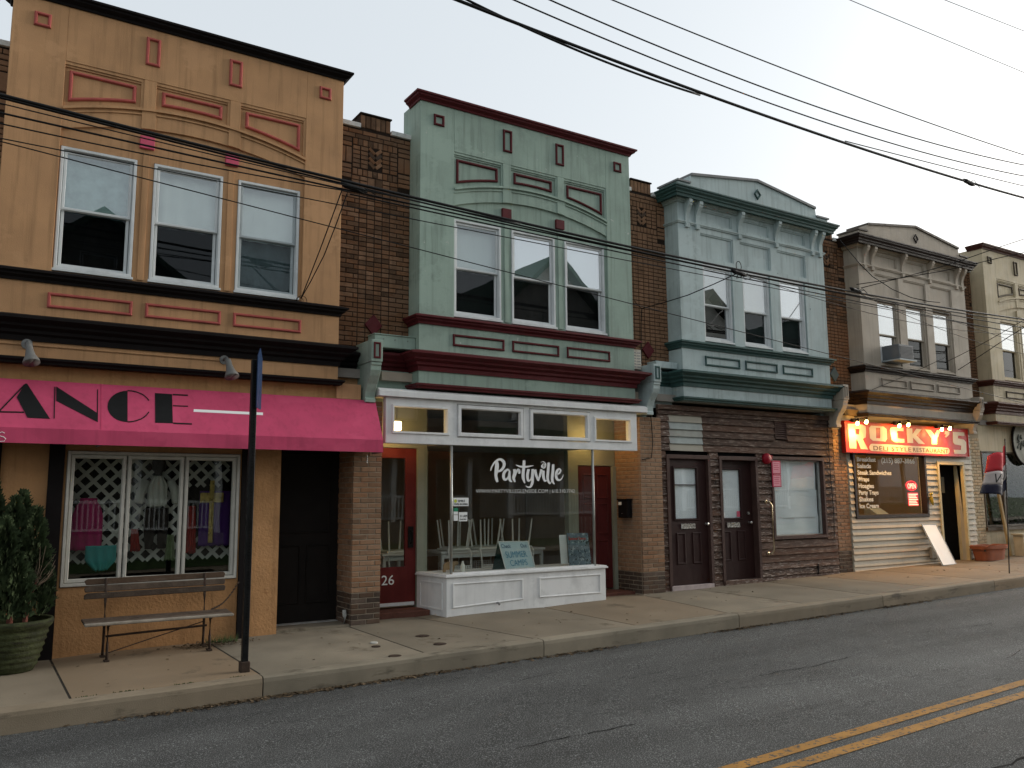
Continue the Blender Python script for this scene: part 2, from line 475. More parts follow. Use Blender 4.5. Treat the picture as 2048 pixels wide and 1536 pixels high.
def asphalt():
    m = mat('asphalt', (.056, .056, .054), .88, .25, 1.2, bump=1.0, bscale=190, speck=((.24, .245, .24), .58, 120))
    N = m.node_tree.nodes; L = m.node_tree.links
    b = N['Principled BSDF']
    src = b.inputs['Base Color'].links[0].from_socket
    geo = N.new('ShaderNodeNewGeometry')
    mp = N.new('ShaderNodeMapping'); mp.inputs['Scale'].default_value = (.10, 1.1, 1)
    nz = N.new('ShaderNodeTexNoise'); nz.inputs['Scale'].default_value = 1.0; nz.inputs['Detail'].default_value = 5
    L.new(geo.outputs['Position'], mp.inputs[0]); L.new(mp.outputs[0], nz.inputs[0])
    r = N.new('ShaderNodeMapRange'); r.inputs[1].default_value = .3; r.inputs[2].default_value = .7; r.inputs[3].default_value = .68; r.inputs[4].default_value = 1.32
    L.new(nz.outputs[0], r.inputs[0])
    # cracks: thin bands of a stretched noise
    mp2 = N.new('ShaderNodeMapping'); mp2.inputs['Scale'].default_value = (.32, 1.1, 1); mp2.inputs['Rotation'].default_value = (0, 0, .12)
    n2 = N.new('ShaderNodeTexNoise'); n2.inputs['Scale'].default_value = .8; n2.inputs['Detail'].default_value = 9; n2.inputs['Roughness'].default_value = .62
    L.new(geo.outputs['Position'], mp2.inputs[0]); L.new(mp2.outputs[0], n2.inputs[0])
    s = N.new('ShaderNodeMath'); s.operation = 'SUBTRACT'; s.inputs[1].default_value = .56
    a = N.new('ShaderNodeMath'); a.operation = 'ABSOLUTE'
    L.new(n2.outputs[0], s.inputs[0]); L.new(s.outputs[0], a.inputs[0])
    r2 = N.new('ShaderNodeMapRange'); r2.inputs[1].default_value = 0; r2.inputs[2].default_value = .0035; r2.inputs[3].default_value = .35; r2.inputs[4].default_value = 1
    L.new(a.outputs[0], r2.inputs[0])
    mu = N.new('ShaderNodeMath'); mu.operation = 'MULTIPLY'; L.new(r.outputs[0], mu.inputs[0]); L.new(r2.outputs[0], mu.inputs[1])
    c = N.new('ShaderNodeCombineColor')
    for i in range(3): L.new(mu.outputs[0], c.inputs[i])
    x = N.new('ShaderNodeMix'); x.data_type = 'RGBA'; x.blend_type = 'MULTIPLY'; x.inputs[0].default_value = 1
    L.new(src, x.inputs[6]); L.new(c.outputs[0], x.inputs[7]); L.new(x.outputs[2], b.inputs['Base Color'])
    return m
ASPH = asphalt()
mb = MB(); sheet(mb, -70, 90, -.05, 8.24, rz, 80, 16)
road = struct('road', mb, ASPH)
YEL = mat('worn_yellow_paint', (.31, .155, .035), .8, .2, 5, bump=.5, bscale=200, chips=((.06, .057, .05), .57, 26))
for yc in (3.96, 3.745):
    mb = MB(); sheet(mb, -40, 90, -.055, .055, lambda x, y: 0, 65, 1)
    mb.v = [(x, yc+y+.033*max(-5, min(14, x)), rz(x, yc+y+.033*max(-5, min(14, x)))+.005) for x, y, z in mb.v]
    mb.build('yellow_line', YEL, road)
# a wandering tar-dark crack beside the line
mb = MB(); random.seed(3); X = 4.6; yy = 3.2; pts = []
while X < 12:
    pts.append((X, yy, rz(X, yy)+.002)); X += .12; yy += random.uniform(-.035, .028)+.002
for p, q in zip(pts, pts[1:]):
    w = random.uniform(.004, .011)
    mb.face([(p[0], p[1]-w, p[2]+.003), (q[0], q[1]-w, q[2]+.003), (q[0], q[1]+w, q[2]+.003), (p[0], p[1]+w, p[2]+.003)])
mb.build('crack', BLACKG, road)
for X, yy, n_, dr in ((2.2, 4.6, 9, .01), (3.4, 5.3, 14, -.006), (6.6, 5.9, 16, .004), (10.0, 6.4, 18, -.004), (4.6, 7.2, 8, .012), (9.2, 4.9, 12, .008)):
    mb = MB(); pts = []
    for k in range(n_):
        pts.append((X, yy, rz(X, yy)+.004)); X += random.uniform(.05, .14); yy += random.uniform(-.03, .03)+dr
    for p, q in zip(pts, pts[1:]):
        w = random.uniform(.002, .006)
        mb.face([(p[0], p[1]-w, p[2]), (q[0], q[1]-w, q[2]), (q[0], q[1]+w, q[2]), (p[0], p[1]+w, p[2])])
    mb.build('crack', BLACKG, road)

CONC = mat('pavement_concrete', (.205, .175, .130), .85, .18, 1.6, rnd=.07, bump=.35, bscale=150, speck=((.20, .165, .125), .66, 60), wear=((.10, .08, .055), .60, 1.4))
CURBM = mat('kerb_concrete', (.215, .185, .138), .85, .2, 2.5, rnd=.08, bump=.4, bscale=120, wear=((.09, .075, .055), .56, 2.2, (.5, 1, 2.4)))
JOINT = mat('dark_joint', (.035, .030, .024), .95, .3, 20, bump=.3)
def zs(x, y): return gz(x, y)
mb = MB(); sheet(mb, -20, 40, 8.345, 11.3, gz, 30, 3, -.014)
walk = struct('sidewalk', mb, JOINT)
joints = [-3.6, -1.0, .88, 2.50, 4.25, 5.66, 7.2, 8.85, 10.4, 11.98, 13.6, 15.3, 17.0, 18.7, 20.4, 22.1, 24]
skew = {5.66: -.32, 8.85: .34, 11.98: .15, 4.25: 0}
def slab(a, b, y0, y1, sa, sb, name, m, par, top=0, thick=.06, fz=gz, n=4):
    mb = MB(); g = .011
    def X(t, y): return (a+sa*(y-8.4)/2+g)*(1-t)+(b+sb*(y-8.4)/2-g)*t
    lo, hi = [], []
    e = .012
    rows = [(y0+g, -e), (y0+g+e, 0), (y1-g-e, 0), (y1-g, -e)]
    base = len(mb.v)
    for (y, d) in rows:
        for k in range(n+1):
            t = k/n; x = X(t, y)
            dd = d if 0 < k < n else -e
            mb.v.append((x, y, fz(x, y)+top+dd))
    for r in range(3):
        for k in range(n):
            i = base+r*(n+1)+k
            mb.f.append([i, i+1, i+n+2, i+n+1])
    # skirts
    rim = [base+k for k in range(n+1)] + [base+r*(n+1)+n for r in (1, 2, 3)] + [base+3*(n+1)+k for k in range(n-1, -1, -1)] + [base+r*(n+1) for r in (2, 1)]
    b2 = len(mb.v)
    for i in rim: v = mb.v[i]; mb.v.append((v[0], v[1], v[2]-thick))
    for q in range(len(rim)):
        p = (q+1) % len(rim)
        mb.f.append([rim[p], rim[q], b2+q, b2+p])
    return mb.build(name, m, par)
for a, b in zip(joints, joints[1:]):
    slab(a, b, 8.372, 11.25, skew.get(a, 0), skew.get(b, 0), 'paving_slab', CONC, walk)
mb = MB(); sheet(mb, -20, 40, 8.21, 8.37, lambda x, y: gz(x, y)-.25, 30, 1)
kerb = struct('curb', mb, JOINT)
kj = [-4, -1.2, 2.47, 5.66, 8.84, 12.0, 15.2, 18.3, 21.5, 25, 29]
for a, b in zip(kj, kj[1:]):
    mb = MB(); n = 8; g = .006
    prof = [(8.205, -.30), (8.200, -.05), (8.206, -.015), (8.225, 0), (8.345, 0.004), (8.352, -.02), (8.352, -.30)]
    for k in range(n+1):
        x = a+g+(b-a-2*g)*k/n; wob = .004*math.sin(x*3.1)+.003*math.sin(x*7.7)
        for y, z in prof: mb.v.append((x, y+wob*(y < 8.3), gz(x, 8.3)+z+.3*wob))
    m_ = len(prof)
    for k in range(n):
        for i in range(m_-1):
            mb.f.append([k*m_+i, (k+1)*m_+i, (k+1)*m_+i+1, k*m_+i+1])
    mb.f.append([i for i in range(m_)][::-1]); mb.f.append([n*m_+i for i in range(m_)])
    mb.build('curb_stone', CURBM, kerb)
# far side of the street (behind the camera): pavement and lawn
mb = MB(); sheet(mb, -60, 90, -1.9, -.06, lambda x, y: .0145*x-.03, 40, 1); mb.v = [(x, y, z) for x, y, z in mb.v]
struct('sidewalk', mb, CONC)
GRASS = mat('lawn', (.045, .075, .022), .95, .35, 3, bump=.6, bscale=60)
mb = MB(); sheet(mb, -80, 110, -60, -1.88, lambda x, y: .0145*x-.02+.06*min(1, max(0, (-y-1.9)/4)), 40, 12)
struct('lawn', mb, GRASS)

# ------------------------------------------------------------ bricks
_bm = {}
def brick_mesh(L, h, m):
    k = (round(L, 3), round(h, 3), m.name)
    if k in _bm: return _bm[k]
    me = bpy.data.meshes.new('brick'); c = .005; l = L/2; t = h/2
    v = [(-l, .03, -t), (l, .03, -t), (l, .03, t), (-l, .03, t), (-l, c, -t), (l, c, -t), (l, c, t), (-l, c, t),
         (-l+c, 0, -t+c), (l-c, 0, -t+c), (l-c, 0, t-c), (-l+c, 0, t-c)]
    f = []
    for i in range(4):
        j = (i+1) % 4
        f += [(i, j, 4+j, 4+i), (4+i, 4+j, 8+j, 8+i)]
    f.append((8, 9, 10, 11))
    me.from_pydata(v, [], f); me.materials.append(m); me.validate()
    _bm[k] = me
    return me
_bn = {}
_stuff = {}
brick_rnd = random.Random(11)
def brick(house, part, x, y, z, L, h, m, rz_=0, ry=0, solo=True):
    n = _bn.get(house.name, 0)
    d = brick_rnd.uniform(-.003, .004)
    me = brick_mesh(L, h, m)
    if not solo or n >= 298:
        M = Matrix.Translation((x, y, z)) @ Matrix.Rotation(rz_, 4, 'Z') @ Matrix.Rotation(ry, 4, 'Y')
        s = _stuff.setdefault((part.name, m.name), [part, m, [], []])
        b = len(s[2]); s[2] += [tuple(M @ q.co) for q in me.vertices]; s[3] += [[b+i for i in p.vertices] for p in me.polygons]
        return
    _bn[house.name] = n+1
    o = bpy.data.objects.new('brick', me); COL.objects.link(o)
    o.location = (x-(d if rz_ else 0), y-(0 if rz_ else d), z); o.rotation_euler = (0, ry, rz_)
    o.parent = part
    loc = WLOC.get(part.name, Vector((0, 0, 0)))
    o.matrix_parent_inverse = Matrix.Translation(Vector((0, 0, 0)))
def flush_bricks():
    for (pn, mn), (part, m, v, f) in _stuff.items():
        mb = MB(); mb.v = v; mb.f = f
        o = mb.build('small_bricks', m, None)
        o.location += Vector((0, 0, 0)); o.parent = part; o['kind'] = 'stuff'
CP = .0675
def running(house, part, xa, xb, z0, z1, Y, m, axis='x', X=0, dark=0, solo=True, md=None):
    """running bond from xa to xb (along x, or along y at x=X facing -x)"""
    n = int((z1-z0)/CP)
    for r in range(n):
        z = z0+CP*(r+.5); p = xa; first = True
        while p < xb-.02:
            L = .105 if (first and r % 2) else .215
            if p+L > xb: L = xb-p
            if xb-(p+L) < .05: L = xb-p
            if L > .03:
                mm = md if (md and z < dark) else m
                if axis == 'x': brick(house, part, p+L/2, Y, z, L-.011, CP-.011, mm, solo=solo)
                else: brick(house, part, X, p+L/2, z, L-.011, CP-.011, mm, -math.pi/2, solo=solo)
            p += L; first = False
def brick_strip(house, xl, xr, xc, dz, z0=3.55, Y=10.73, solo=True):
    """brown brick strip between two bays with a patterned panel and a raised cap"""
    mb = MB(); mb.box(xl-.02, xr+.02, Y+.008, Y+.22, z0, 6.90+dz); mb.box(xc-.23, xc+.23, Y+.01, Y+.34, 6.90+dz, 7.11+dz)
    part = mb.build('brick_wall', MORTAR, house)
    part.matrix_parent_inverse = Matrix.Translation(-WLOC[house.name]); WLOC[part.name] = Vector((0, 0, 0))
    a, b = xc-.232, xc+.232
    zt = 6.05+dz
    cap = []
    # patterned panel first (most visible), then the field from the top down
    def sold(x0, x1, za, zb, n):
        w = (x1-x0)/n
        for i in range(n): brick(house, part, x0+w*(i+.5), Y, (za+zb)/2, zb-za-.011, w-.010, BRICKU, 0, math.pi/2, solo)
    for za, zb in ((6.80, 6.865),):
        p = xl
        while p < xr-.03:
            L = min(.215, xr-p); brick(house, part, p+L/2, Y, (za+zb)/2+dz, L-.011, .056, BRICKU, solo=solo); p += L
    p = xl+.1
    brick(house, part, xl+.05, Y, 6.765+dz, .088, .056, BRICKU, solo=solo)
    while p < xr-.03:
        L = min(.215, xr-p); brick(house, part, p+L/2, Y, 6.765+dz, L-.011, .056, BRICKU, solo=solo); p += L
    sold(a-.11, b+.11, 6.63+dz, 6.73+dz, 9)
    sold(a-.11, b+.11, 6.19+dz, 6.29+dz, 9)
    for s_ in (-1, 1):
        for r in range(5):
            z = 6.30+dz+.0325+.0655*r
            brick(house, part, xc+s_*.165, Y, z, .104, .055, BRICKU, solo=solo)
            brick(house, part, xc+s_*.285, Y, z, .104, .055, BRICKU, solo=solo)
        for r in range(4):
            L = .17
            brick(house, part, xc+s_*.052, Y-.002, 6.345+dz+.068*r+.035, .115, .050, BRICKU if r != 2 else BRICKD, 0, -s_*R(42), solo)
        # outer margins
        x0, x1 = (xl, a-.12) if s_ < 0 else (b+.12, xr)
        for za, zb in ((6.66, 6.725), (6.595, 6.655), (6.27, 6.335), (6.20, 6.265), (6.13, 6.195)):
            brick(house, part, (x0+x1)/2, Y, (za+zb)/2+dz, x1-x0-.012, .056, BRICKU, solo=solo)
        sold(x0, x1, 6.35+dz, 6.585+dz, max(1, int((x1-x0)/.075)))
    for s_ in (-1, 1):
        brick(house, part, xc+s_*.058, Y, 6.12+dz, .105, .12, BRICKU, solo=solo)
        for r in range(2):
            brick(house, part, xc+s_*.17, Y, 6.085+dz+.0675*r, .105, .056, BRICKU, solo=solo)
            brick(house, part, xc+s_*.29, Y, 6.085+dz+.0675*r, .115, .056, BRICKU, solo=solo)
    sold(a, b, 6.905+dz, 7.10+dz, 6)
    n = int((zt-z0)/CP)
    for r in range(n):
        z = zt-CP*(r+.5)
        for i in range(4):
            w = (b-a)/4; brick(house, part, a+w*(i+.5), Y, z, w-.011, CP-.011, BRICKU, solo=solo)
        for (p, e) in ((xl, a), (b, xr)):
            first = True
            while p < e-.02:
                L = .11 if (first and r % 2) else .215
                if p+L > e or e-(p+L) < .06: L = e-p
                brick(house, part, p+L/2, Y, z, L-.011, CP-.011, BRICKU, solo=solo); p += L; first = False
    for a_, b_ in ((xl-.03, xc-.235), (xc+.235, xr+.03)):
        mb = MB(); mb.box(a_, b_, Y-.03, Y+.3, 6.885+dz, 6.955+dz); mb.build('coping', COPING, house, bevel=.006)
    mb = MB(); mb.box(xc-.245, xc+.245, Y-.02, Y+.36, 7.105+dz, 7.13+dz); mb.build('cap', MORTAR, house, bevel=.006)
    return part
def pier_part(house, boxes, m=MORTARL):
    mb = MB()
    for b_ in boxes: mb.box(*b_)
    part = mb.build('brick_pier', m, house); WLOC[part.name] = Vector((0, 0, 0))
    return part

# ------------------------------------------------------------ windows
def curtain(x0, x1, z0, z1, Y, amp, n=14, seed=0):
    mb = MB(); rr = random.Random(seed); ph = [rr.uniform(0, 6) for _ in range(4)]
    b = 0; m_ = 6
    for i in range(n+1):
        for j in range(m_+1):
            x = x0+(x1-x0)*i/n; z = z0+(z1-z0)*j/m_
            y = Y+amp*(math.sin(i*1.9+ph[0]+.4*j)+.6*math.sin(i*.8+j*.9+ph[1]))
            mb.v.append((x, y, z))
    for i in range(n):
        for j in range(m_):
            a = i*(m_+1)+j; mb.f.append([a, a+m_+1, a+m_+2, a+1])
    return mb
def window(house, x0, x1, z0, z1, zr, fm, sm, yo=10.43, up=(None, None), lo=(None, None), gu=None, gl=None, drop=0, seed=0):
    w = .042
    mb = MB(); mb.rframe(x0, x1, z0, z1, w, yo, yo+.1, .15)
    mb.box(x0-.01, x1+.01, yo-.025, yo+.02, z0-.03, z0)
    win = mb.build('window', fm, house, bevel=.003); WLOC[win.name] = Vector((0, 0, 0))
    a, b = x0+w, x1-w; u = .036
    mb = MB(); mb.rframe(a, b, zr-.018, z1-w, u, yo+.028, yo+.06, .2); mb.build('upper_sash', sm, win)
    mb = MB(); mb.box(a+u-.005, b-u+.005, yo+.045, yo+.048, zr+.005, z1-w-u+.005); mb.build('pane', gu or GL_UP, win)
    mb = MB(); mb.rframe(a+.006, b-.006, z0+w, zr+.018, u, yo+.062, yo+.094, .2); mb.build('lower_sash', sm, win)
    mb = MB(); mb.box(a+u, b-u, yo+.079, yo+.082, z0+w+u-.005, zr-.01); mb.build('pane', gl or GL_LO, win)
    if up[0]:
        curtain(x0+.02, x1-.02, zr-.02-drop, z1-.02, yo+.135, up[1], seed=seed).build('shade', up[0], win, smooth=True)
    if lo[0]:
        curtain(x0+.02, x1-.02, z0+.02, zr-.025-drop, yo+.15, lo[1], seed=seed+5).build('curtain', lo[0], win, smooth=True)  # curtains, and also the added grey sheets
    return win

# ------------------------------------------------------------ house shells and bays
def shell(h, xa, xb, dz, zf, back=19.0, m=None):
    m = m or ROOM
    mb = MB()
    zt = 6.85+dz
    mb.box(xa, xa+.10, 10.96, back, -.2, zt); mb.box(xb-.10, xb, 10.96, back, -.2, zt)
    mb.box(xa+.10, xb-.10, back-.12, back, -.2, zt)
    mb.build('party_wall', m, h)
    mb = MB(); mb.box(xa, xb, 10.97, back, zt+.003, zt+.10); mb.build('roof', BLACKP, h)
    mb = MB(); mb.box(xa+.11, xb-.11, 10.60, back-.13, 3.30+dz, 3.42+dz); mb.build('floor', m, h)
    mb = MB(); mb.box(xa+.11, xb-.11, 11.3, back-.13, zf-.1, zf); mb.build('floor', m, h)
LC = [(-.03, 3.44), (.02, 3.44), (.025, 3.50), (.06, 3.52), (.065, 3.555), (.12, 3.585), (.125, 3.61), (.175, 3.64), (.20, 3.655), (.20, 3.685), (.0, 3.735), (-.03, 3.735)]
SL = [(-.03, 4.10), (.02, 4.10), (.028, 4.13), (.065, 4.155), (.068, 4.175), (.10, 4.19), (.10, 4.212), (.0, 4.245), (-.03, 4.245)]
TRM = [(-.03, 3.195), (.045, 3.195), (.05, 3.215), (.075, 3.235), (.075, 3.255), (0, 3.272), (-.03, 3.272)]
TOP = [(-.03, 7.375), (.02, 7.375), (.03, 7.40), (.075, 7.43), (.08, 7.45), (.105, 7.46), (.105, 7.485), (0, 7.51), (-.03, 7.51)]
def pz(prof, d): return [(o, z+d) for o, z in prof]
def lower_bay(h, x0, x1, dz, M, ext_l=.5, ext_r=.42):
    """sill moulding, apron with three framed panels, lower cornice, band and bottom moulding"""
    mb = MB(); mb.box(x0, x1, 10.40, 10.46, 3.2+dz, 4.13+dz); mb.box(x0, x0+.06, 10.46, 10.96, 3.2+dz, 4.13+dz); mb.box(x1-.06, x1, 10.46, 10.96, 3.2+dz, 4.13+dz)
    mb.box(x0+.06, x1-.06, 10.46, 10.96, 3.205+dz, 3.26+dz)
    mb.build('apron', M['wall'], h)
    for u0, u1 in ((.53, 1.39), (1.53, 2.38), (2.53, 3.38)):
        mb = MB(); mb.rframe(x0+u0, x0+u1, 3.83+dz, 4.0+dz, .032, 10.375, 10.403); mb.build('panel_frame', M['frame'], h)
    mb = MB(); mb.sweepU(pz(SL, dz), x0, x1, 10.40, 10.74); mb.build('sill_moulding', M['trim'], h)
    mb = MB(); mb.sweepU(pz(LC, dz), x0, x1, 10.40, 10.74); mb.build('lower_cornice', M['trim'], h)
    for a_, b_ in ((x0-ext_l, x0-.02), (x1+.02, x1+ext_r)):
        mb = MB(); mb.prismx([(10.735-o*.85, z-.003+dz) for o, z in LC], a_, b_); mb.build('cornice_return', M['trim'], h)
    for a_, b_ in ((x0-ext_l-.1, x0-.005), (x1+.005, x1+ext_r+.05)):
        mb = MB(); mb.box(a_, b_, 10.68, 10.90, 3.0+dz, 3.445+dz); mb.build('fascia', M['wall'], h)
    mb = MB(); mb.sweepU(pz(TRM, dz), x0, x1, 10.40, 10.68); mb.build('bottom_moulding', M['trim'], h)
def house_A(label, x0, dz, M, W, loc, strips):
    x1 = x0+3.89
    h = thing('row_house', label, 'house', loc)
    X = lambda u: x0+u
    Z = lambda v: v+dz
    wins = [(.56, 1.37), (1.55, 2.36), (2.54, 3.34)]
    mb = MB(); mb.wall(x0, x1, Z(4.1), Z(7.40), 10.44, 10.55, [(X(a), X(b), Z(4.29), Z(5.72)) for a, b in wins])
    mb.box(x0, x0+.1, 10.55, 10.96, Z(4.1), Z(7.40)); mb.box(x1-.1, x1, 10.55, 10.96, Z(4.1), Z(7.40))
    mb.box(x0+.1, x1-.1, 10.86, 10.96, Z(6.75), Z(7.40)); mb.box(x0+.1, x1-.1, 10.55, 10.96, Z(7.3), Z(7.40))
    mb.build('bay_wall', M['wall'], h)
    xc = 1.965
    aL = lambda u: 6.14-.235*((u-xc)/1.42)**2
    aU = lambda u: 6.375-.225*((u-xc)/1.42)**2
    def arcs(f, a, b, n=10): return [(X(a+(b-a)*i/n), Z(f(a+(b-a)*i/n))) for i in range(n+1)]
    mb = MB(); mb.box(x0, X(.55), 10.40, 10.44, Z(4.13), Z(7.40)); mb.build('pilaster', M['wall'], h, bevel=.004)
    mb = MB(); mb.box(X(3.38), x1, 10.40, 10.44, Z(4.13), Z(7.40)); mb.build('pilaster', M['wall'], h, bevel=.004)
    mb = MB(); mb.box(X(.55), X(3.38), 10.40, 10.44, Z(6.72), Z(7.40)); mb.build('frieze', M['wall'], h, bevel=.003)
    for a, b in ((1.39, 1.53), (2.40, 2.53)):
        mb = MB(); mb.prism(arcs(lambda u: aU(u)+.01, a, b, 4)+[(X(b), Z(6.72)), (X(a), Z(6.72))], 10.40, 10.44); mb.build('strip', M['wall'], h, bevel=.003)
        mb = MB(); mb.prism(arcs(aL, a-.01, b+.01, 4)+arcs(lambda u: aU(u)-.012, a-.01, b+.01, 4)[::-1], 10.395, 10.44); mb.build('strip', M['wall'], h, bevel=.003)
    mb = MB(); mb.prism(arcs(aL, .55, 3.38, 28)+arcs(lambda u: aU(u)-.01, .55, 3.38, 28)[::-1], 10.408, 10.44); mb.build('arch_band', M['wall'], h)
    mb = MB(); mb.prism(arcs(lambda u: aU(u)-.018, .55, 3.38, 28)+arcs(lambda u: aU(u)+.012, .55, 3.38, 28)[::-1], 10.375, 10.44); mb.build('arch_moulding', M['wall'], h)
    for a, b in ((.55, 1.38), (1.54, 2.39), (2.54, 3.38)):
        mb = MB(); mb.prism(arcs(lambda u: aU(u)-.065, a, b, 10)+arcs(lambda u: aU(u)-.05, a, b, 10)[::-1], 10.392, 10.43); mb.build('arch_moulding', M['wall'], h)
    for k, (a, b) in enumerate(((.55, 1.39), (1.53, 2.40), (2.53, 3.38))):
        mb = MB(); mb.box(X(a), X(b), 10.41, 10.44, Z(6.685), Z(6.722)); mb.box(X(a), X(b), 10.425, 10.44, Z(6.66), Z(6.686)); mb.box(X(b)-.03, X(b)+.001, 10.412, 10.44, Z(aU(b)+.02), Z(6.684))
        mb.build('panel_moulding', M['wall'], h)
    for u0, u1 in ((.60, 1.31), (1.60, 2.31), (2.60, 3.31)):
        f = lambda u: aU(u)+.085
        bot = [(X(u0+(u1-u0)*i/5), Z(f(u0+(u1-u0)*i/5))) for i in range(6)]
        mb = MB(); mb.polyframe(bot+[(X(u1), Z(6.625)), (X(u0), Z(6.625))], .038, 10.41, 10.445); mb.build('panel_frame', M['frame'], h)
    for u0, u1, v0, v1 in ((.21, .38, 7.05, 7.215), (3.55, 3.71, 7.05, 7.215), (1.39, 1.55, 6.91, 7.26), (2.37, 2.53, 6.91, 7.26)):
        mb = MB(); mb.rframe(X(u0), X(u1), Z(v0), Z(v1), .034, 10.372, 10.403); mb.build('panel_frame', M['frame'], h)
    for u0, u1 in ((1.38, 1.54), (2.37, 2.53)):
        mb = MB(); mb.box(X(u0), X(u1), 10.40, 10.445, Z(5.87), Z(6.02)); mb.build('square_block', M['sq'], h, bevel=.004)
        mb = MB(); mb.box(X(u0)+.045, X(u1)-.045, 10.427, 10.442, Z(4.27), Z(5.83)); mb.build('strip', M['wall'], h, bevel=.003)
    mb = MB(); mb.sweepU(pz(TOP, dz), x0, x1, 10.40, 10.74); mb.build('top_cornice', M['trim'], h)
    lower_bay(h, x0, x1, dz, M)
    for (a, b), w in zip(wins, W): window(h, X(a), X(b), Z(4.29), Z(5.72), Z(5.0), yo=10.43, **w)
    return h
def house_B(label, x0, dz, M, W, loc):
    x1 = x0+3.9
    h = thing('row_house', label, 'house', loc)
    X = lambda u: x0+u
    Z = lambda v: v+dz
    d2 = dz+.115
    wins = [(.57, 1.29), (1.57, 2.29), (2.57, 3.29)]
    holes = [(X(a), X(b), Z(4.41), Z(5.78)) for a, b in wins]
    mb = MB(); mb.wall(x0, x1, Z(4.2), Z(7.0), 10.43, 10.55, holes)
    mb.box(x0, x0+.1, 10.55, 10.96, Z(4.2), Z(7.0)); mb.box(x1-.1, x1, 10.55, 10.96, Z(4.2), Z(7.0)); mb.box(x0+.1, x1-.1, 10.55, 10.96, Z(6.9), Z(7.0))
    mb.build('bay_wall', M['wall'], h)
    ov = [(X(a-.012), X(b+.012), Z(4.2), Z(5.80)) for a, b in wins]
    ov += [(X(a), X(b), Z(5.88), Z(6.32)) for a, b in ((.53, 1.35), (1.53, 2.35), (2.53, 3.35))]
    ov += [(X(a), X(b), Z(6.52), Z(6.75)) for a, b in ((.56, 1.34), (1.62, 2.34), (2.62, 3.36))]
    mb = MB(); mb.wall(x0, x1, Z(4.24), Z(6.9), 10.40, 10.43, ov); mb.build('facing', M['wall'], h)
    for a, b in ((.53, 1.35), (1.53, 2.35), (2.53, 3.35)):
        mb = MB(); mb.box(X(a), X(b)-.03, 10.412, 10.43, Z(6.295), Z(6.322)); mb.box(X(b)-.03, X(b)+.001, 10.41, 10.43, Z(5.88), Z(6.322)); mb.build('panel_moulding', M['wall'], h)
    for a, b in ((.56, 1.34), (1.62, 2.34), (2.62, 3.36)):
        mb = MB(); mb.box(X(a), X(b)-.025, 10.412, 10.43, Z(6.728), Z(6.752)); mb.box(X(b)-.025, X(b)+.001, 10.41, 10.43, Z(6.52), Z(6.752)); mb.build('panel_moulding', M['wall'], h)
    mb = MB(); mb.sweepU([(-.02, Z(6.425)), (.02, Z(6.425)), (.022, Z(6.44)), (.035, Z(6.45)), (.035, Z(6.468)), (0, Z(6.476)), (-.02, Z(6.476))], x0, x1, 10.40, 10.74); mb.build('string_course', M['wall'], h)
    for u in (.20, .45, 1.51, 2.51, 3.56, 3.79):
        prof = [(10.41, 6.36), (10.355, 6.36), (10.35, 6.43), (10.37, 6.44), (10.368, 6.53), (10.352, 6.61), (10.315, 6.69), (10.275, 6.745), (10.268, 6.775), (10.255, 6.78), (10.255, 6.875), (10.41, 6.875)]
        mb = MB(); mb.prismx([(y, z+dz) for y, z in prof], X(u)-.042, X(u)+.042); mb.build('bracket', M['wall'], h, bevel=.003)
    cor = [(-.05, 6.872), (.13, 6.872), (.135, 6.845), (.16, 6.845), (.165, 6.89), (.185, 6.90), (.19, 6.925), (.225, 6.955), (.23, 6.985), (.25, 6.99), (.25, 7.015), (.0, 7.04), (-.05, 7.04)]
    mb = MB(); mb.sweepU(pz(cor, dz), x0, x1, 10.40, 10.80); mb.build('cornice', M['trim'], h)
    mb = MB(); mb.sweepU([(-.05, Z(6.80)), (.03, Z(6.80)), (.035, Z(6.83)), (.06, Z(6.85)), (.06, Z(6.873)), (-.05, Z(6.873))], x0, x1, 10.40, 10.74); mb.build('bed_moulding', M['wall'], h)
    ped = [(-.06, 7.03), (3.96, 7.03), (3.96, 7.13), (3.63, 7.13), (3.60, 7.285), (1.95, 7.515), (.25, 7.285), (.22, 7.13), (-.06, 7.13)]
    mb = MB(); mb.prism([(X(a), Z(b)) for a, b in ped], 10.30, 10.78); mb.build('pediment', M['wall'], h)
    top = ped[2:]+[]
    mb = MB()
    for (a, b), (c, d) in zip(ped[4:6], ped[5:7]):
        dx, dy = c-a, d-b; L = math.hypot(dx, dy); nx, ny = dy/L, -dx/L
        if ny < 0: nx, ny = -nx, -ny
        mb.prism([(X(a), Z(b)), (X(c), Z(d)), (X(c+nx*.0), Z(d+.045)), (X(a), Z(b+.045))], 10.27, 10.80)
    mb.box(X(-.09), X(.23), 10.27, 10.80, Z(7.133), Z(7.165)); mb.box(X(3.62), X(3.99), 10.27, 10.80, Z(7.133), Z(7.165))
    mb.build('pediment_cap', M['cap'], h)
    mb = MB(); mb.polyframe([(X(1.95), Z(7.16)), (X(2.045), Z(7.265)), (X(1.95), Z(7.37)), (X(1.855), Z(7.265))], .03, 10.275, 10.303); mb.build('diamond', M['trim'], h)
    lower_bay(h, x0, x1, d2, M)
    for (a, b), w in zip(wins, W): window(h, X(a), X(b), Z(4.41), Z(5.78), Z(5.05), yo=10.425, **w)
    return h
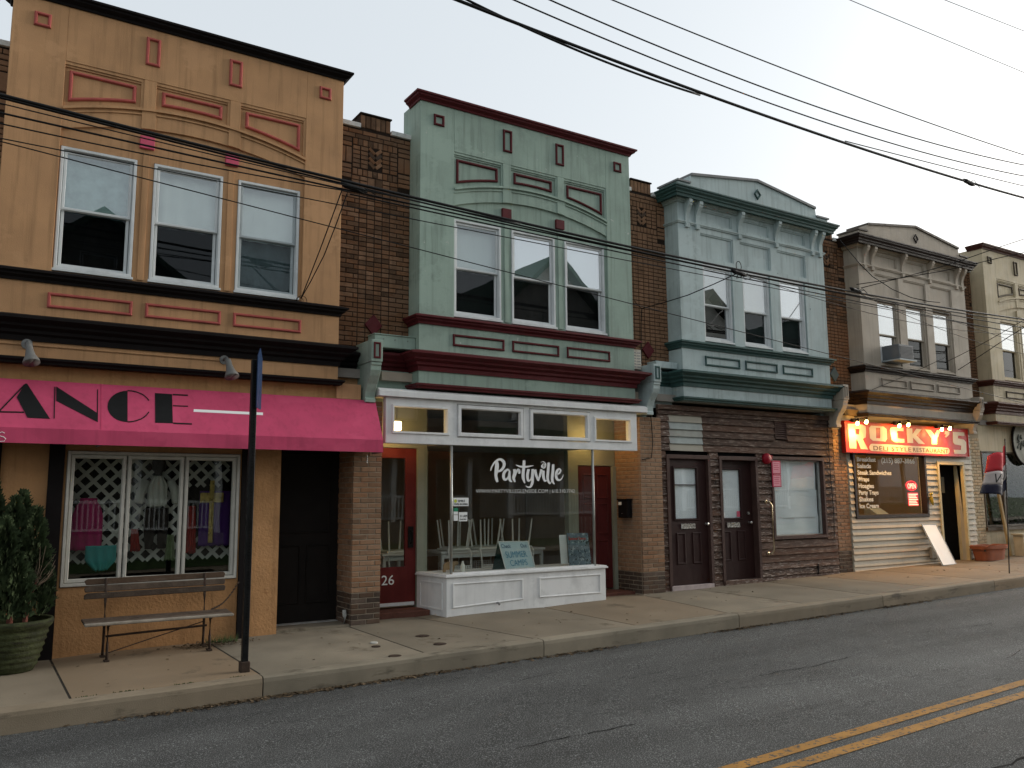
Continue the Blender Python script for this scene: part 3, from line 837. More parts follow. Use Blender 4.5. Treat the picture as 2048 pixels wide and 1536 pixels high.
def corbel(h, x, z, M, wide=.16):
    """scrolled bracket closing the lower cornice at a party line"""
    prof = [(10.74, 2.96), (10.40, 2.96), (10.40, 3.01), (10.42, 3.02), (10.40, 3.10), (10.35, 3.20), (10.27, 3.30), (10.235, 3.37), (10.23, 3.43), (10.215, 3.435), (10.215, 3.475), (10.74, 3.475)]
    mb = MB(); mb.prismx([(y, q+z) for y, q in prof], x+.008, x+wide-.008)
    mb.box(x, x+wide, 10.20, 10.74, 3.478+z, 3.77+z)
    b = mb.build('corbel', M['wall'], h, bevel=.005); WLOC[b.name] = Vector((0, 0, 0))
    mb = MB(); mb.rframe(x+.03, x+wide-.03, 3.52+z, 3.735+z, .026, 10.183, 10.203); mb.build('panel_frame', M['frame'], b)
def wall_diamond(h, x, z, m):
    mb = MB(); mb.prism([(x, z-.15), (x+.13, z), (x, z+.15), (x-.13, z)], 10.695, 10.735); mb.build('diamond', m, h, bevel=.004)
# ------------------------------------------------------------ the row of houses
MO = dict(wall=ORANGE, trim=BLACKP, frame=ROSE, sq=PINKSQ)
MG = dict(wall=GREEN, trim=MAROON, frame=MAROON, sq=MAROON)
MBl = dict(wall=BLUE, trim=TEAL, frame=TEAL, cap=mat('grey_cap', (.20, .20, .20), .6, .15, 6))
MT = dict(wall=TAUPE, trim=DBROWN, frame=mat('taupe_trim', (.30, .25, .20), .6, .1, 6), cap=mat('brown_cap', (.10, .08, .065), .6, .15, 6))
MC = dict(wall=CREAM, trim=mat('russet_trim', (.085, .030, .022), .55, .15, 8), frame=mat('umber_trim', (.07, .05, .03), .6, .1, 6), sq=CREAM)
Wn = lambda fm, sm, **k: dict(fm=fm, sm=sm, **k)
orange = house_A('orange stucco row house with rose panel frames and a pink shop awning', .09, -.04, MO, [
    Wn(VINYL, VINYL, up=(FILM, .004), seed=1, lo=(PANEG, .006), gl=glass('dark_pane', .0, (.40, .43, .44), .02)),
    Wn(VINYL, VINYL, up=(CURT, .012), seed=2, lo=(PANEG, .006), gl=glass('dark_pane')),
    Wn(VINYL, GREYV, up=(CURT, .006), lo=(CURTG, .015), seed=3, gl=glass('hazy_pane', .0, (.7, .75, .76), .02))], (2.0, 10.5, 0), None)
green = house_A('sage green stucco row house with maroon trim above the white party shop front', 5.145, 0, MG, [
    Wn(VINYL, VINYL, up=(SHADE, .002), seed=4, lo=(PANEG, .006), gu=glass('part_pane', .06)),
    Wn(VINYL, VINYL, up=(SHADE, .002), seed=5, lo=(PANEG, .006), gu=GL_HI),
    Wn(VINYL, VINYL, up=(SHADE, .002), seed=6, lo=(PANEG, .006), gu=GL_HI)], (7.1, 10.5, .1), None)
blue = house_B('pale blue stucco row house with teal trim above a brown board shop front', 10.11, 0, MBl, [
    Wn(VINYL, VINYL, up=(SHADEW, .002), seed=7, lo=(PANEG, .006), gu=glass('mid_pane', .2), gl=glass('mid_pane2', .22, (.4, .42, .42))),
    Wn(VINYL, VINYL, up=(SHADEW, .002), seed=8, gu=glass('mid_pane', .2), lo=(CURTG, .004)),
    Wn(VINYL, VINYL, up=(SHADEW, .002), seed=9, gu=GL_HI, lo=(CURTG, .004))], (12.06, 10.5, .2))
taupe = house_B('taupe stucco row house with dark brown trim above the lit deli sign', 15.12, -.03, MT, [
    Wn(TAUPE, TAUPE, seed=10, up=(SHADEW, .003), gu=GL_HI, gl=GL_HI),
    Wn(TAUPE, TAUPE, seed=11, up=(SHADEW, .003), gu=glass('bright_pane', .30), lo=(SHADEW, .004)),
    Wn(TAUPE, TAUPE, seed=12, up=(SHADEW, .003), gu=glass('bright_pane', .30), lo=(SHADEW, .004))], (17.0, 10.5, .25))
cream = house_A('cream stucco row house with flat russet cornice beyond the deli', 19.92, .12, MC, [
    Wn(CREAM, CREAM, up=(SHADEW, .003), seed=13, gu=glass('bright_pane', .30)),
    Wn(CREAM, CREAM, up=(SHADEW, .003), seed=14, gu=glass('bright_pane', .30)),
    Wn(CREAM, CREAM, up=(SHADEW, .003), seed=15, gu=glass('bright_pane', .30))], (21.9, 10.5, .3), None)
shell(orange, -.45, 4.57, 0, .02); shell(green, 4.575, 9.57, 0, .14, m=mat('brown_room', (.48, .40, .32), .9, .15, 2, bump=0))
shell(blue, 9.575, 14.56, 0, .2); shell(taupe, 14.565, 19.47, 0, .27, m=mat('deli_room', (.22, .15, .07), .8, .15, 2, bump=0)); shell(cream, 19.475, 24.4, 0, .32)

# ground-floor brick piers (before the strips, they show larger)
def pier(house, xa, xb, Y, z0, z1, left=True, yb=11.15, dark=0, solo=True):
    p = pier_part(house, [(xa+.008, xb-.008, Y+.008, yb, z0-.1, z1)])
    running(house, p, xa, xb, z0, z1, Y, BRICKG, dark=dark, md=BRICKD, solo=solo)
    if left: running(house, p, Y+.035, yb, z0, z1, 0, BRICKG, axis='y', X=xa, dark=dark, md=BRICKD, solo=solo)
    return p
pier(green, 4.255, 4.665, 10.50, .085, 2.99, dark=.50)
pier(green, 9.19, 9.665, 10.50, .165, 3.0, dark=.50)
pier(blue, 14.24, 14.64, 10.60, .235, 3.05, left=False, dark=.62)
brick_strip(orange, 3.975, 5.15, 4.60, 0)
brick_strip(orange, -1.05, .10, -.45, -.06, solo=False)
brick_strip(green, 9.03, 10.12, 9.58, .05)
brick_strip(blue, 14.005, 15.13, 14.56, .05)
brick_strip(taupe, 18.9, 19.93, 19.47, .1, solo=False)
brick_strip(cream, 23.80, 24.95, 24.4, .1, solo=False)
flush_bricks()
corbel(green, 4.36, 0, MG); corbel(blue, 9.27, .07, dict(wall=BLUE, frame=TEAL)); corbel(taupe, 14.12, .06, MT); corbel(cream, 18.93, .1, MT)
wall_diamond(orange, 4.60, 4.07, MAROON); wall_diamond(green, 9.62, 4.17, MAROON); wall_diamond(blue, 14.57, 4.12, mat('slate_diamond', (.10, .13, .13), .6))
# metal flashing cap left of the green bay
mb = MB(); mb.box(4.53, 5.14, 10.50, 10.73, 3.735, 3.905); mb.box(4.52, 5.145, 10.485, 10.73, 3.905, 3.918); fl = mb.build('flashing', GREEN, green, bevel=.004); WLOC[fl.name] = Vector((0, 0, 0))
for x in (4.66, 4.83, 5.02):
    mb = MB(); mb.tube([(x, 10.492, 3.85), (x, 10.502, 3.85)], .008, 8); mb.build('bolt', STEEL, fl)
mb = MB(); mb.box(9.6, 10.09, 10.50, 10.73, 3.85, 3.96); mb.build('flashing', BLUE, blue, bevel=.004)
# vent box by the green bay
vb = thing('vent_box', 'off-white louvred vent box fixed beside the green bay', 'vent', (9.15, 10.6, 3.77))
mb = MB(); mb.box(9.045, 9.24, 10.46, 10.72, 3.77, 4.10); mb.build('case', mat('offwhite_metal', (.50, .47, .40), .5, .08, 6), vb, bevel=.006)
for c in range(2):
    for k in range(6):
        for g in (0, 1):
            if k in (2, 3) and g == 0: continue
        mb = MB(); x = 9.06+c*.09; z = 3.80+k*.047
        mb.prismx([(10.455, z), (10.463, z+.004), (10.463, z+.02), (10.459, z+.02)], x, x+.07); mb.build('slat', STEEL, vb)

# ---- orange house, ground floor
def gzw(y): return lambda x: gz(x, y)-.06
mb = MB(); mb.wall(-1.1, 3.30, -.2, 3.155, 10.50, 10.62, [(.92, 2.80, .76, 2.24)])
mb.wall(3.302, 4.252, 2.55, 3.155, 10.50, 10.62)
mb.box(3.20, 3.30, 10.621, 11.1, -.2, 2.6)
mb.build('shop_wall', mat('orange_stucco_low', (.42, .225, .10), .85, .16, 3, streak=.3, bump=.9, bscale=28, wear=((.28, .12, .05), .62, 5)), orange)
mb = MB(); mb.box(3.20, 4.26, 10.621, 11.1, 2.56, 2.62); mb.build('soffit', BLACKG, orange)
for x0_, x1_ in ((.745, .895), (2.815, 2.95), (.02, .30)):
    mb = MB(); mb.slopebox(x0_, x1_, 10.462, 10.499, lambda x, y: gz(x, y)-.02, 2.45); mb.build('pilaster', BLACKP, orange)
mb = MB(); mb.slopebox(3.302, 4.262, 11.0, 11.06, lambda x, y: gz(x, y)-.02, 2.56)
d = mb.build('door', mat('near_black_door', (.010, .008, .007), .6, .2, 6), orange); WLOC[d.name] = Vector((0, 0, 0))
mb = MB(); mb.rframe(3.42, 3.74, .35, 1.1, .02, 10.985, 11.001); mb.rframe(3.82, 4.14, .35, 1.1, .02, 10.985, 11.001); mb.rframe(3.42, 4.14, 1.25, 2.3, .025, 10.985, 11.001); mb.build('panel_moulding', MATS['near_black_door'], d)
mb = MB(); mb.slopebox(3.31, 4.24, 10.91, 11.0, lambda x, y: gz(x, y)-.02, gz(3.8, 10.9)+.035); mb.build('threshold', mat('grey_sill', (.30, .29, .27), .7, .2, 10), orange)
mb = MB(); mb.box(3.30, 4.25, 10.52, 10.91, -.1, .105); mb.build('step', CONC, orange)
# display window, three lights
mb = MB(); mb.rframe(.92, 2.80, .76, 2.24, .045, 10.475, 10.60, .2); dw = mb.build('display_window', mat('dull_white_vinyl', (.48, .46, .41), .5, .08, 6, streak=.2), orange); WLOC[dw.name] = Vector((0, 0, 0))
for a, b in ((.96, 1.53), (1.54, 2.155), (2.165, 2.76)):
    mb = MB(); mb.rframe(a, b, .80, 2.20, .045, 10.50, 10.56, .2); mb.build('sash', dw.data.materials[0], dw)
    mb = MB(); mb.box(a+.04, b-.04, 10.53, 10.533, .84, 2.16); mb.build('pane', GL_SHOP, dw)
mb = MB(); mb.box(.8, 2.9, 10.64, 11.35, .70, .76); mb.build('display_shelf', mat('dark_shelf', (.03, .028, .022), .8), orange)
mb = MB(); mb.box(.75, 2.95, 11.36, 11.42, .6, 2.5); mb.build('display_back', BLACKG, orange)
# fascia boards above the awning
for k in range(2):
    mb = MB(); mb.box(3.99, 4.33, 10.46, 10.499, 2.78+k*.21, 2.78+k*.21+.20); mb.build('board', ORANGE, orange, bevel=.003)
mb = MB(); mb.tube([(-.2, 10.392, 3.36), (2.5, 10.392, 3.355)], .010, 8); mb.build('conduit', ORANGE, orange)

# ---- party shop front (green house)
holes = [(4.79, 5.60, 2.59, 2.925), (5.76, 6.88, 2.54, 3.01), (6.98, 8.115, 2.54, 3.01), (8.225, 8.92, 2.585, 2.915)]
mb = MB(); mb.wall(4.672, 9.07, 2.43, 3.048, 10.42, 10.52, holes); mb.build('transom_frame', WHITE, green, bevel=.004)
for i, (a, b, c, d) in enumerate(holes):
    mb = MB(); w = .035 if i in (0, 3) else .062
    mb.rframe(a-(.03 if i in (0, 3) else -.008), b+(.03 if i in (0, 3) else -.008), c-(.03 if i in (0, 3) else -.008), d+(.03 if i in (0, 3) else -.008), w, 10.40, 10.46, .2)
    t = mb.build('transom_window', WHITE, green); WLOC[t.name] = Vector((0, 0, 0))
    mb = MB(); mb.box(a, b, 10.465, 10.468, c, d); mb.build('pane', GL_SHOP, t)
mb = MB(); mb.prismx([(10.36, 3.052), (10.36, 3.13), (10.42, 3.165), (10.68, 3.185), (10.68, 3.052)], 4.55, 9.26); mb.build('ledge', WHITE, green, bevel=.005)
YCEIL = mat('cream_ceiling', (.60, .52, .36), .7, .08, 4)
mb = MB(); mb.box(4.672, 9.185, 10.525, 11.30, 3.06, 3.12); mb.build('soffit', YCEIL, green)
# wall at the back of both lobbies
mb = MB()
mb.box(4.672, 5.66, 11.15, 11.24, 2.42, 3.058); mb.box(4.672, 4.72, 11.15, 11.24, .1, 2.42); mb.box(5.50, 5.66, 11.13, 11.24, .1, 2.42)
mb.build('lobby_wall', mat('pale_green_wall', (.24, .25, .20), .7, .08, 4), green)
mb = MB()
mb.box(8.20, 8.40, 11.13, 11.24, .1, 3.058); mb.box(8.401, 9.19, 11.15, 11.24, 2.22, 3.058); mb.box(9.12, 9.19, 11.12, 11.24, .1, 2.22)
mb.build('lobby_wall', mat('pale_green_wall', (.24, .25, .20), .7, .08, 4), green)
mb = MB(); mb.wall(4.722, 5.498, .20, 2.415, 11.165, 11.21, [(4.87, 5.33, .74, 2.27)]); dl = mb.build('door', DOORR, green, bevel=.004, label='dark red glazed door with white house number'); WLOC[dl.name] = Vector((0, 0, 0))
mb = MB(); mb.box(4.86, 5.34, 11.185, 11.19, .73, 2.28); mb.build('pane', GL_SHOP, dl)
text('house_number', '26', 4.965, .50, .19, 11.16, PRINTW, dl, width=.19)
mb = MB(); mb.box(5.37, 5.45, 11.145, 11.166, 1.0, 1.30); mb.tube([(5.41, 11.15, 1.06), (5.41, 11.11, 1.08), (5.41, 11.11, 1.22), (5.41, 11.15, 1.24)], .011, 8); mb.build('handle', BLACKP, dl)
mb = MB(); mb.box(4.73, 5.47, 11.145, 11.166, .205, .25); mb.build('weather_strip', WHITE, dl)
mb = MB(); mb.box(8.43, 9.115, 11.165, 11.21, .22, 2.21); dr = mb.build('door', mat('deep_maroon_door', (.085, .016, .016), .5, .15, 6), green, bevel=.004, label='dark maroon panelled lobby door'); WLOC[dr.name] = Vector((0, 0, 0))
for a, b, c, d in ((8.52, 8.74, .35, 1.0), (8.81, 9.03, .35, 1.0), (8.52, 8.74, 1.1, 1.6), (8.81, 9.03, 1.1, 1.6), (8.52, 8.74, 1.68, 2.08), (8.81, 9.03, 1.68, 2.08)):
    mb = MB(); mb.rframe(a, b, c, d, .025, 11.15, 11.167); mb.build('panel_moulding', dr.data.materials[0], dr)
mb = MB(); mb.slopebox(4.67, 5.52, 10.75, 11.30, lambda x, y: gz(x, y)-.05, .17); mb.build('step', mat('red_brick_step', (.13, .055, .04), .85, .25, 10, bump=.5), green, bevel=.006)
mb = MB(); mb.slopebox(8.38, 9.19, 10.70, 11.30, lambda x, y: gz(x, y)-.05, .195); mb.build('step', MATS['red_brick_step'], green, bevel=.006)
# bulkhead under the display window
foot = [(5.60, 10.42), (8.36, 10.42), (8.36, 11.13), (5.50, 11.13)]
mb = MB(); b0 = len(mb.v)
for x, y in foot: mb.v.append((x, y, gz(x, y)-.03))
for x, y in foot: mb.v.append((x, y, .62))
mb.f += [[0, 1, 5, 4], [1, 2, 6, 5], [2, 3, 7, 6], [3, 0, 4, 7], [4, 5, 6, 7], [3, 2, 1, 0]]
bk = mb.build('bulkhead', WHITE, green, bevel=.004); WLOC[bk.name] = Vector((0, 0, 0))
mb = MB(); mb.polyframe([(5.69, .205), (6.84, .25), (6.84, .54), (5.69, .54)], .022, 10.408, 10.423); mb.polyframe([(7.12, .255), (8.26, .25), (8.26, .54), (7.12, .54)], .022, 10.408, 10.423); mb.build('panel_moulding', WHITE, bk)
sm = MB()
p0 = Vector((5.585, 10.52)); p1 = Vector((5.52, 11.04)); nrm = Vector((-1, -.135)).normalized()
q = [(p0, .19), (p1, .20), (p1, .54), (p0, .54)]
for (a, za), (b, zb) in zip(q, q[1:]+q[:1]):
    sm.bar((a.x+nrm.x*.004, a.y+nrm.y*.004, za), (b.x+nrm.x*.004, b.y+nrm.y*.004, zb), .02, .02)
sm.build('panel_moulding', WHITE, bk)
mb = MB(); mb.tube([(6.40, 10.425, .235), (6.40, 10.37, .235), (6.40, 10.35, .215)], .014, 8); mb.lathe(6.40, 10.372, [(.022, .228), (.026, .235), (.022, .242)], 10); mb.build('spigot', STEEL, bk)
mb = MB()
for zz0, zz1, o in ((.621, .645, .03), (.645, .662, .015)):
    f2 = [(5.60-o, 10.42-o), (8.36+o, 10.42-o), (8.36+o, 11.13), (5.50-o, 11.13)]
    b0 = len(mb.v); mb.v += [(x, y, zz0) for x, y in f2]+[(x, y, zz1) for x, y in f2]
    mb.f += [[b0+i for i in k] for k in ([0, 1, 5, 4], [1, 2, 6, 5], [2, 3, 7, 6], [3, 0, 4, 7], [4, 5, 6, 7], [3, 2, 1, 0])]
mb.build('sill', WHITE, bk, bevel=.003)
# glass box
ALU = mat('dull_aluminium', (.34, .35, .33), .4, .1, 10, metal=.6)
mb = MB(); mb.box(5.70, 8.16, 10.445, 10.451, .662, 2.43); sg = mb.build('display_glass', GL_SHOP, green, label='large front pane with white script lettering'); WLOC[sg.name] = Vector((0, 0, 0))
mb = MB(); mb.v = [(5.68, 10.46, .662), (5.60, 11.12, .662), (5.60, 11.12, 2.43), (5.68, 10.46, 2.43)]; mb.f = [[0, 1, 2, 3]]; mb.build('display_glass', GL_SHOP, green)
mb = MB(); mb.v = [(8.18, 10.46, .662), (8.24, 11.12, .662), (8.24, 11.12, 2.43), (8.18, 10.46, 2.43)]; mb.f = [[0, 1, 2, 3]]; mb.build('display_glass', GL_SHOP, green)
for x, y in ((5.685, 10.45), (8.175, 10.45)):
    mb = MB(); mb.tube([(x, y, .655), (x, y, 2.43)], .020, 10); mb.build('corner_post', ALU, green, smooth=True)
mb = MB(); mb.box(5.70, 8.16, 10.435, 10.465, .662, .682); mb.build('glass_channel', WHITE, green)
mb = MB(); mb.box(5.62, 8.30, 10.47, 11.13, .622, .66); mb.build('display_floor', mat('grey_display_floor', (.10, .10, .09), .7), green)
mb = MB(); mb.box(5.66, 8.2, 10.53, 12.2, 2.45, 2.5); mb.build('soffit', mat('dim_soffit', (.14, .13, .115), .9), green)
mb = MB(); mb.box(4.8, 9.4, 14.2, 14.3, .14, 3.2); mb.build('partition', mat('brown_partition', (.36, .25, .16), .8, .15, 2), green)
# script lettering
kz = 240/2048
def trz(x, y):
    P = onY(960+x*kz, 890+y*kz, 10.442); return (P.x, P.z)
LET = {
 'P1': [(270,262,45),(290,330,66),(283,430,66),(272,510,50),(282,580,50),(300,632,36)],
 'P2': [(184,440,14),(200,378,22),(255,292,30),(340,245,40),(405,290,52),(405,370,48),(345,440,40),(248,456,16)],
 'a1': [(512,452,18),(470,420,34),(415,470,48),(402,545,48),(428,592,42),(475,560,30),(512,480,30)],
 'a2': [(508,440,30),(500,530,46),(512,600,44),(545,630,20)],
 'r1': [(588,412,46),(592,480,52),(572,560,48),(600,632,26)],
 'r2': [(592,560,14),(618,470,30),(650,420,38),(672,450,40),(668,490,34)],
 't1': [(752,262,44),(748,360,48),(736,480,50),(738,570,48),(765,652,20)],
 't2': [(608,338,10),(680,366,30),(760,374,36),(840,364,26),(912,350,8)],
 'y1': [(828,412,46),(808,520,46),(822,605,40),(862,590,24),(885,520,20)],
 'y2': [(900,410,44),(893,540,48),(892,640,46),(862,708,36),(815,718,22),(778,692,12)],
 'v1': [(936,420,46),(955,510,46),(995,612,30)],
 'v2': [(992,614,24),(1022,520,36),(1048,415,42)],
 'i1': [(1082,436,42),(1080,540,46),(1108,612,36),(1148,590,12)],
 'i2': [(1080,352,10),(1092,345,12),(1096,362,13),(1080,374,14),(1062,362,15),(1062,338,15),(1084,322,15),(1112,335,16),(1116,370,17),(1085,396,18),(1052,378,18),(1046,345,14)],
 'i3': [(1112,372,16),(1122,335,14),(1105,300,12),(1070,286,10),(1036,296,6)],
 'l1': [(1170,300,42),(1160,430,46),(1150,560,46),(1168,628,38),(1192,656,22),(1222,610,10)],
 'l2': [(1246,330,42),(1240,450,46),(1228,570,46),(1240,630,36),(1268,668,18)],
 'e1': [(1306,512,18),(1350,480,28),(1372,435,28),(1345,410,30),(1308,450,44),(1296,530,46),(1318,590,42),(1365,595,26),(1398,560,16),(1418,505,8)]}
mb = MB()
for i, s_ in enumerate(LET.values()): stroke(mb, s_, trz, 10.4432-.0004*i)
mb.build('script_lettering', PRINTW, sg)
text('lettering', 'WWW.PARTYVILLEGLENSIDE.COM | 610.310.7742', 6.075, 1.765, .078, 10.441, PRINTW, sg, width=1.735, bold=-.0012)

# ---- brown board front (blue house)
bh = [(9.83, 10.83, .1, 2.39), (11.06, 12.02, .1, 2.39), (12.40, 13.88, .93, 2.41)]
mb = MB(); mb.wall(9.665, 14.24, .05, 3.18, 10.62, 10.70, bh); mb.build('board_backing', BLACKG, blue)
CASE = mat('brown_casing', (.065, .036, .030), .6, .2, 9, bump=.2, wear=((.16, .11, .09), .66, 12, (1, 1, .4)))
def boards(house, segs_at, z0, z1, pitch, Y, mfun, ground):
    k = 0
    z = z0
    while z < z1-.02:
        zt = min(z+pitch, z1)
        for (a, b) in segs_at(z+pitch*.5):
            mb = MB(); g = lambda x: max(z, gz(x, Y)+.0) if ground else z
            za, zb = g(a), g(b)
            if zt-min(za, zb) < .03: continue
            za, zb = min(za, zt-.01), min(zb, zt-.01)
            rr = brick_rnd.uniform(-.003, .003)
            t0, t1 = Y-.034+rr, Y-.004
            mb.v = [(a, t0, za), (b, t0, zb), (b, t1, zt+.012), (a, t1, zt+.012), (a, Y+.02, za), (b, Y+.02, zb), (b, Y+.02, zt+.012), (a, Y+.02, zt+.012)]
            mb.f = [[0, 1, 2, 3], [5, 4, 7, 6], [0, 4, 5, 1], [3, 2, 6, 7], [0, 3, 7, 4], [1, 5, 6, 2]]
            mb.build('board', mfun(a, b, z), house)
        z += pitch
def segB(z):
    if z > 2.43:
        s = [(9.67, 9.92), (9.922, 10.69), (10.692, 14.20)] if z < 3.03 else [(9.67, 14.20)]
        if 2.74 < z < 3.09: s = s[:-1]+[(10.692, 12.54), (12.89, 14.20)]
        return s
    s = [(9.67, 9.825), (10.835, 11.05)]
    s += [(12.03, 12.385), (13.895, 14.20)] if z > .90 else [(12.03, 14.20)]
    return s
def mB(a, b, z):
    if abs(a-9.922) < .001: return WOODP
    return WOODW if (b-a < .4 or z < .5) else WOODB
boards(blue, segB, .155, 3.155, .1218, 10.60, mB, True)
mb = MB(); mb.box(9.665, 14.24, 10.56, 10.62, 3.16, 3.24); mb.build('head_board', WOODB, blue)
# louvre
mb = MB(); mb.rframe(12.55, 12.88, 2.745, 3.085, .02, 10.57, 10.61); lv = mb.build('louvre', CASE, blue); WLOC[lv.name] = Vector((0, 0, 0))
for k in range(8):
    z = 2.765+k*.039
    mb = MB(); mb.prismx([(10.575, z), (10.585, z), (10.606, z+.033), (10.596, z+.033)], 12.57, 12.86); mb.build('slat', CASE, lv)
def case_frame(h, x0, x1, z0, z1, w, y0, y1, name, m):
    mb = MB(); mb.box(x0, x0+w, y0, y1, z0, z1); mb.box(x1-w, x1, y0, y1, z0, z1); mb.box(x0+w, x1-w, y0, y1, z1-w, z1)
    return mb.build(name, m, h, bevel=.004)
def brown_door(x0, x1, glassbox, slot, kx, ydr, deadbolt, bar):
    zb = gz(x0, 10.6)+.055
    case_frame(blue, x0, x1, zb-.1, 2.40, .065, 10.555, 10.70, 'door_casing', CASE)
    a, b = x0+.065, x1-.065
    mb = MB(); mb.wall(a, b, zb+.02, 2.335, ydr, ydr+.045, [glassbox])
    dr = mb.build('door', DOORB, blue, bevel=.003); WLOC[dr.name] = Vector((0, 0, 0))
    g = glassbox
    mb = MB(); mb.rframe(g[0]-.025, g[1]+.025, g[2]-.025, g[3]+.025, .04, ydr-.018, ydr+.02); mb.build('glazing_bead', DOORB, dr)
    mb = MB(); mb.box(g[0], g[1], ydr+.02, ydr+.023, g[2], g[3]); mb.build('pane', glass('door_pane', .06, (.98, .99, .99)), dr)
    mb = MB(); mb.box(g[0]+.002, g[1]-.002, ydr+.028, ydr+.031, g[2]+.002, g[3]-.002); mb.build('shade', mat('frosted_sheet', (.84, .88, .88), .7, .06, 3, bump=.05), dr)
    if bar:
        mb = MB(); mb.box(g[0], g[1], ydr-.005, ydr+.018, g[3]-.30, g[3]-.285); mb.build('glazing_bar', DOORB, dr)
    for c in (0, 1):
        cx = g[0]+.02+c*.36
        mb = MB(); mb.rframe(cx, cx+.20, .58, 1.10, .03, ydr-.012, ydr+.002); mb.build('panel_moulding', DOORB, dr)
    mb = MB(); mb.rframe(slot[0], slot[1], slot[2], slot[3], .022, ydr-.016, ydr+.002, .2); mb.box(slot[0]+.02, slot[1]-.02, ydr-.010, ydr, slot[2]+.02, slot[3]-.02); mb.build('mail_slot', CHROME, dr)
    mb = MB(); mb.tube([(kx, ydr, 1.235), (kx, ydr-.02, 1.235), (kx, ydr-.035, 1.235), (kx, ydr-.06, 1.235), (kx, ydr-.07, 1.235)], [.026, .014, .012, .028, .018], 12); mb.build('knob', CHROME, dr, smooth=True)
    if deadbolt:
        mb = MB(); mb.tube([(kx-.015, ydr, 1.40), (kx-.015, ydr-.022, 1.40)], .026, 12); mb.build('deadbolt', CHROME, dr)
    mb = MB(); mb.slopebox(x0+.03, x1-.03, 10.54, ydr+.03, lambda x, y: gz(x, y)-.01, zb+.018); mb.build('threshold', mat('pinkish_sill', (.40, .33, .32), .7, .15, 9) if bar else WOODW, blue, bevel=.004)
    return dr
d1 = brown_door(9.815, 10.84, (10.02, 10.55, 1.32, 2.19), (10.15, 10.47, 1.16, 1.25), 10.72, 10.615, False, True)
d2 = brown_door(11.05, 12.03, (11.17, 11.68, 1.31, 2.18), (11.30, 11.62, 1.155, 1.245), 11.86, 10.675, True, False)
mb = MB(); mb.box(11.19, 11.28, 10.690, 10.6935, 1.34, 1.43); mb.build('sticker', PRINTW, d2)
mb = MB(); mb.box(11.58, 11.66, 10.690, 10.6935, 1.34, 1.44); mb.build('sticker', mat('pink_sticker', (.65, .12, .18), .6), d2)
text('letter_plate', '2', 10.905, 2.03, .11, 10.566, BLACKP, blue); text('letter_plate', '4', 10.925, 1.90, .10, 10.566, BLACKP, blue)
# shop window
mb = MB(); mb.rframe(12.38, 13.90, .91, 2.43, .07, 10.555, 10.66, .15); sw = mb.build('shop_window', CASE, blue); WLOC[sw.name] = Vector((0, 0, 0))
mb = MB(); mb.rframe(12.44, 13.84, .97, 2.37, .03, 10.63, 10.70, .2); mb.build('sash', ALU, sw)
mb = MB(); mb.box(12.46, 13.82, 10.665, 10.668, .99, 2.35); mb.build('pane', glass('paper_pane', .03, (.98, .99, .99)), sw)
mb = MB(); mb.box(13.55, 13.57, 10.556, 10.59, .28, .44); mb.tube([(13.56, 10.575, .25), (13.56, 10.575, .42)], .014, 8); mb.build('pipe_stub', BLACKP, blue)
# grab handle
mb = MB(); mb.tube([(12.215, 10.58, 1.60), (12.225, 10.50, 1.60), (12.27, 10.49, 1.54), (12.275, 10.49, .74), (12.235, 10.50, .68), (12.215, 10.58, .68)], .016, 10)
for z in (1.60, .68): mb.tube([(12.215, 10.585, z), (12.215, 10.565, z)], .032, 12)
mb.build('grab_rail', BRASS, blue, smooth=True)
# thin black conduit running down between boards and pier
mb = MB(); mb.tube([(14.06, 10.56, 3.15), (14.05, 10.555, 2.2), (14.09, 10.555, 1.4), (14.06, 10.555, .9)], .008, 6); mb.build('conduit', RUBBER, blue)
mb = MB(); mb.tube([(9.43, 10.485, 3.1), (9.46, 10.485, 2.6), (9.42, 10.485, 2.33), (9.22, 10.485, 2.30)], .008, 6); mb.build('conduit', RUBBER, green)

# ---- deli front (taupe house)
th = [(14.86, 17.20, 1.30, 2.54), (17.75, 18.66, .1, 2.36)]
mb = MB(); mb.wall(14.64, 19.10, .05, 3.18, 10.62, 10.70, th); mb.build('siding_backing', SIDING, taupe)
def segT(z):
    if z > 2.42: return [(17.28, 19.06)] if z < 2.60 else [(14.66, 19.06)]
    s = [(14.66, 14.78), (17.28, 17.68), (18.73, 19.06)] if z > 1.24 else [(14.66, 17.68), (18.73, 19.06)]
    return s
boards(taupe, segT, .20, 3.16, .1218, 10.60, lambda a, b, z: SIDING, True)
mb = MB(); mb.rframe(14.78, 17.28, 1.24, 2.60, .085, 10.555, 10.68, .15); dwin = mb.build('deli_window', DBROWN, taupe); WLOC[dwin.name] = Vector((0, 0, 0))
mb = MB(); mb.box(14.85, 17.21, 10.635, 10.638, 1.31, 2.53); mb.build('pane', glass('deli_pane', .0, (.95, .95, .93), .02), dwin)
MENU = mat('ivory_print', (.72, .70, .62), .6, .02, 5, bump=0)
for i, s_ in enumerate(['Breakfast', 'Salads', 'Steak Sandwiches', 'Wraps', 'Hoagies', 'Party Trays', 'Shakes', 'Ice Cream']):
    w = [.62, .45, 1.12, .37, .50, .64, .46, .62][i]
    text('lettering', s_, 15.00, 2.385-i*.133, .125, 10.631, MENU, dwin, width=w, bold=.003)
text('lettering', '(215) 887-3866', 15.80, 2.37, .145, 10.631, MENU, dwin, width=1.17, bold=.004)
case_frame(taupe, 17.68, 18.73, .12, 2.43, .07, 10.55, 10.70, 'door_casing', mat('yellow_lit_casing', (.55, .46, .27), .6, .1, 6))  # yellow lamp light on the jamb is put into the casing colour
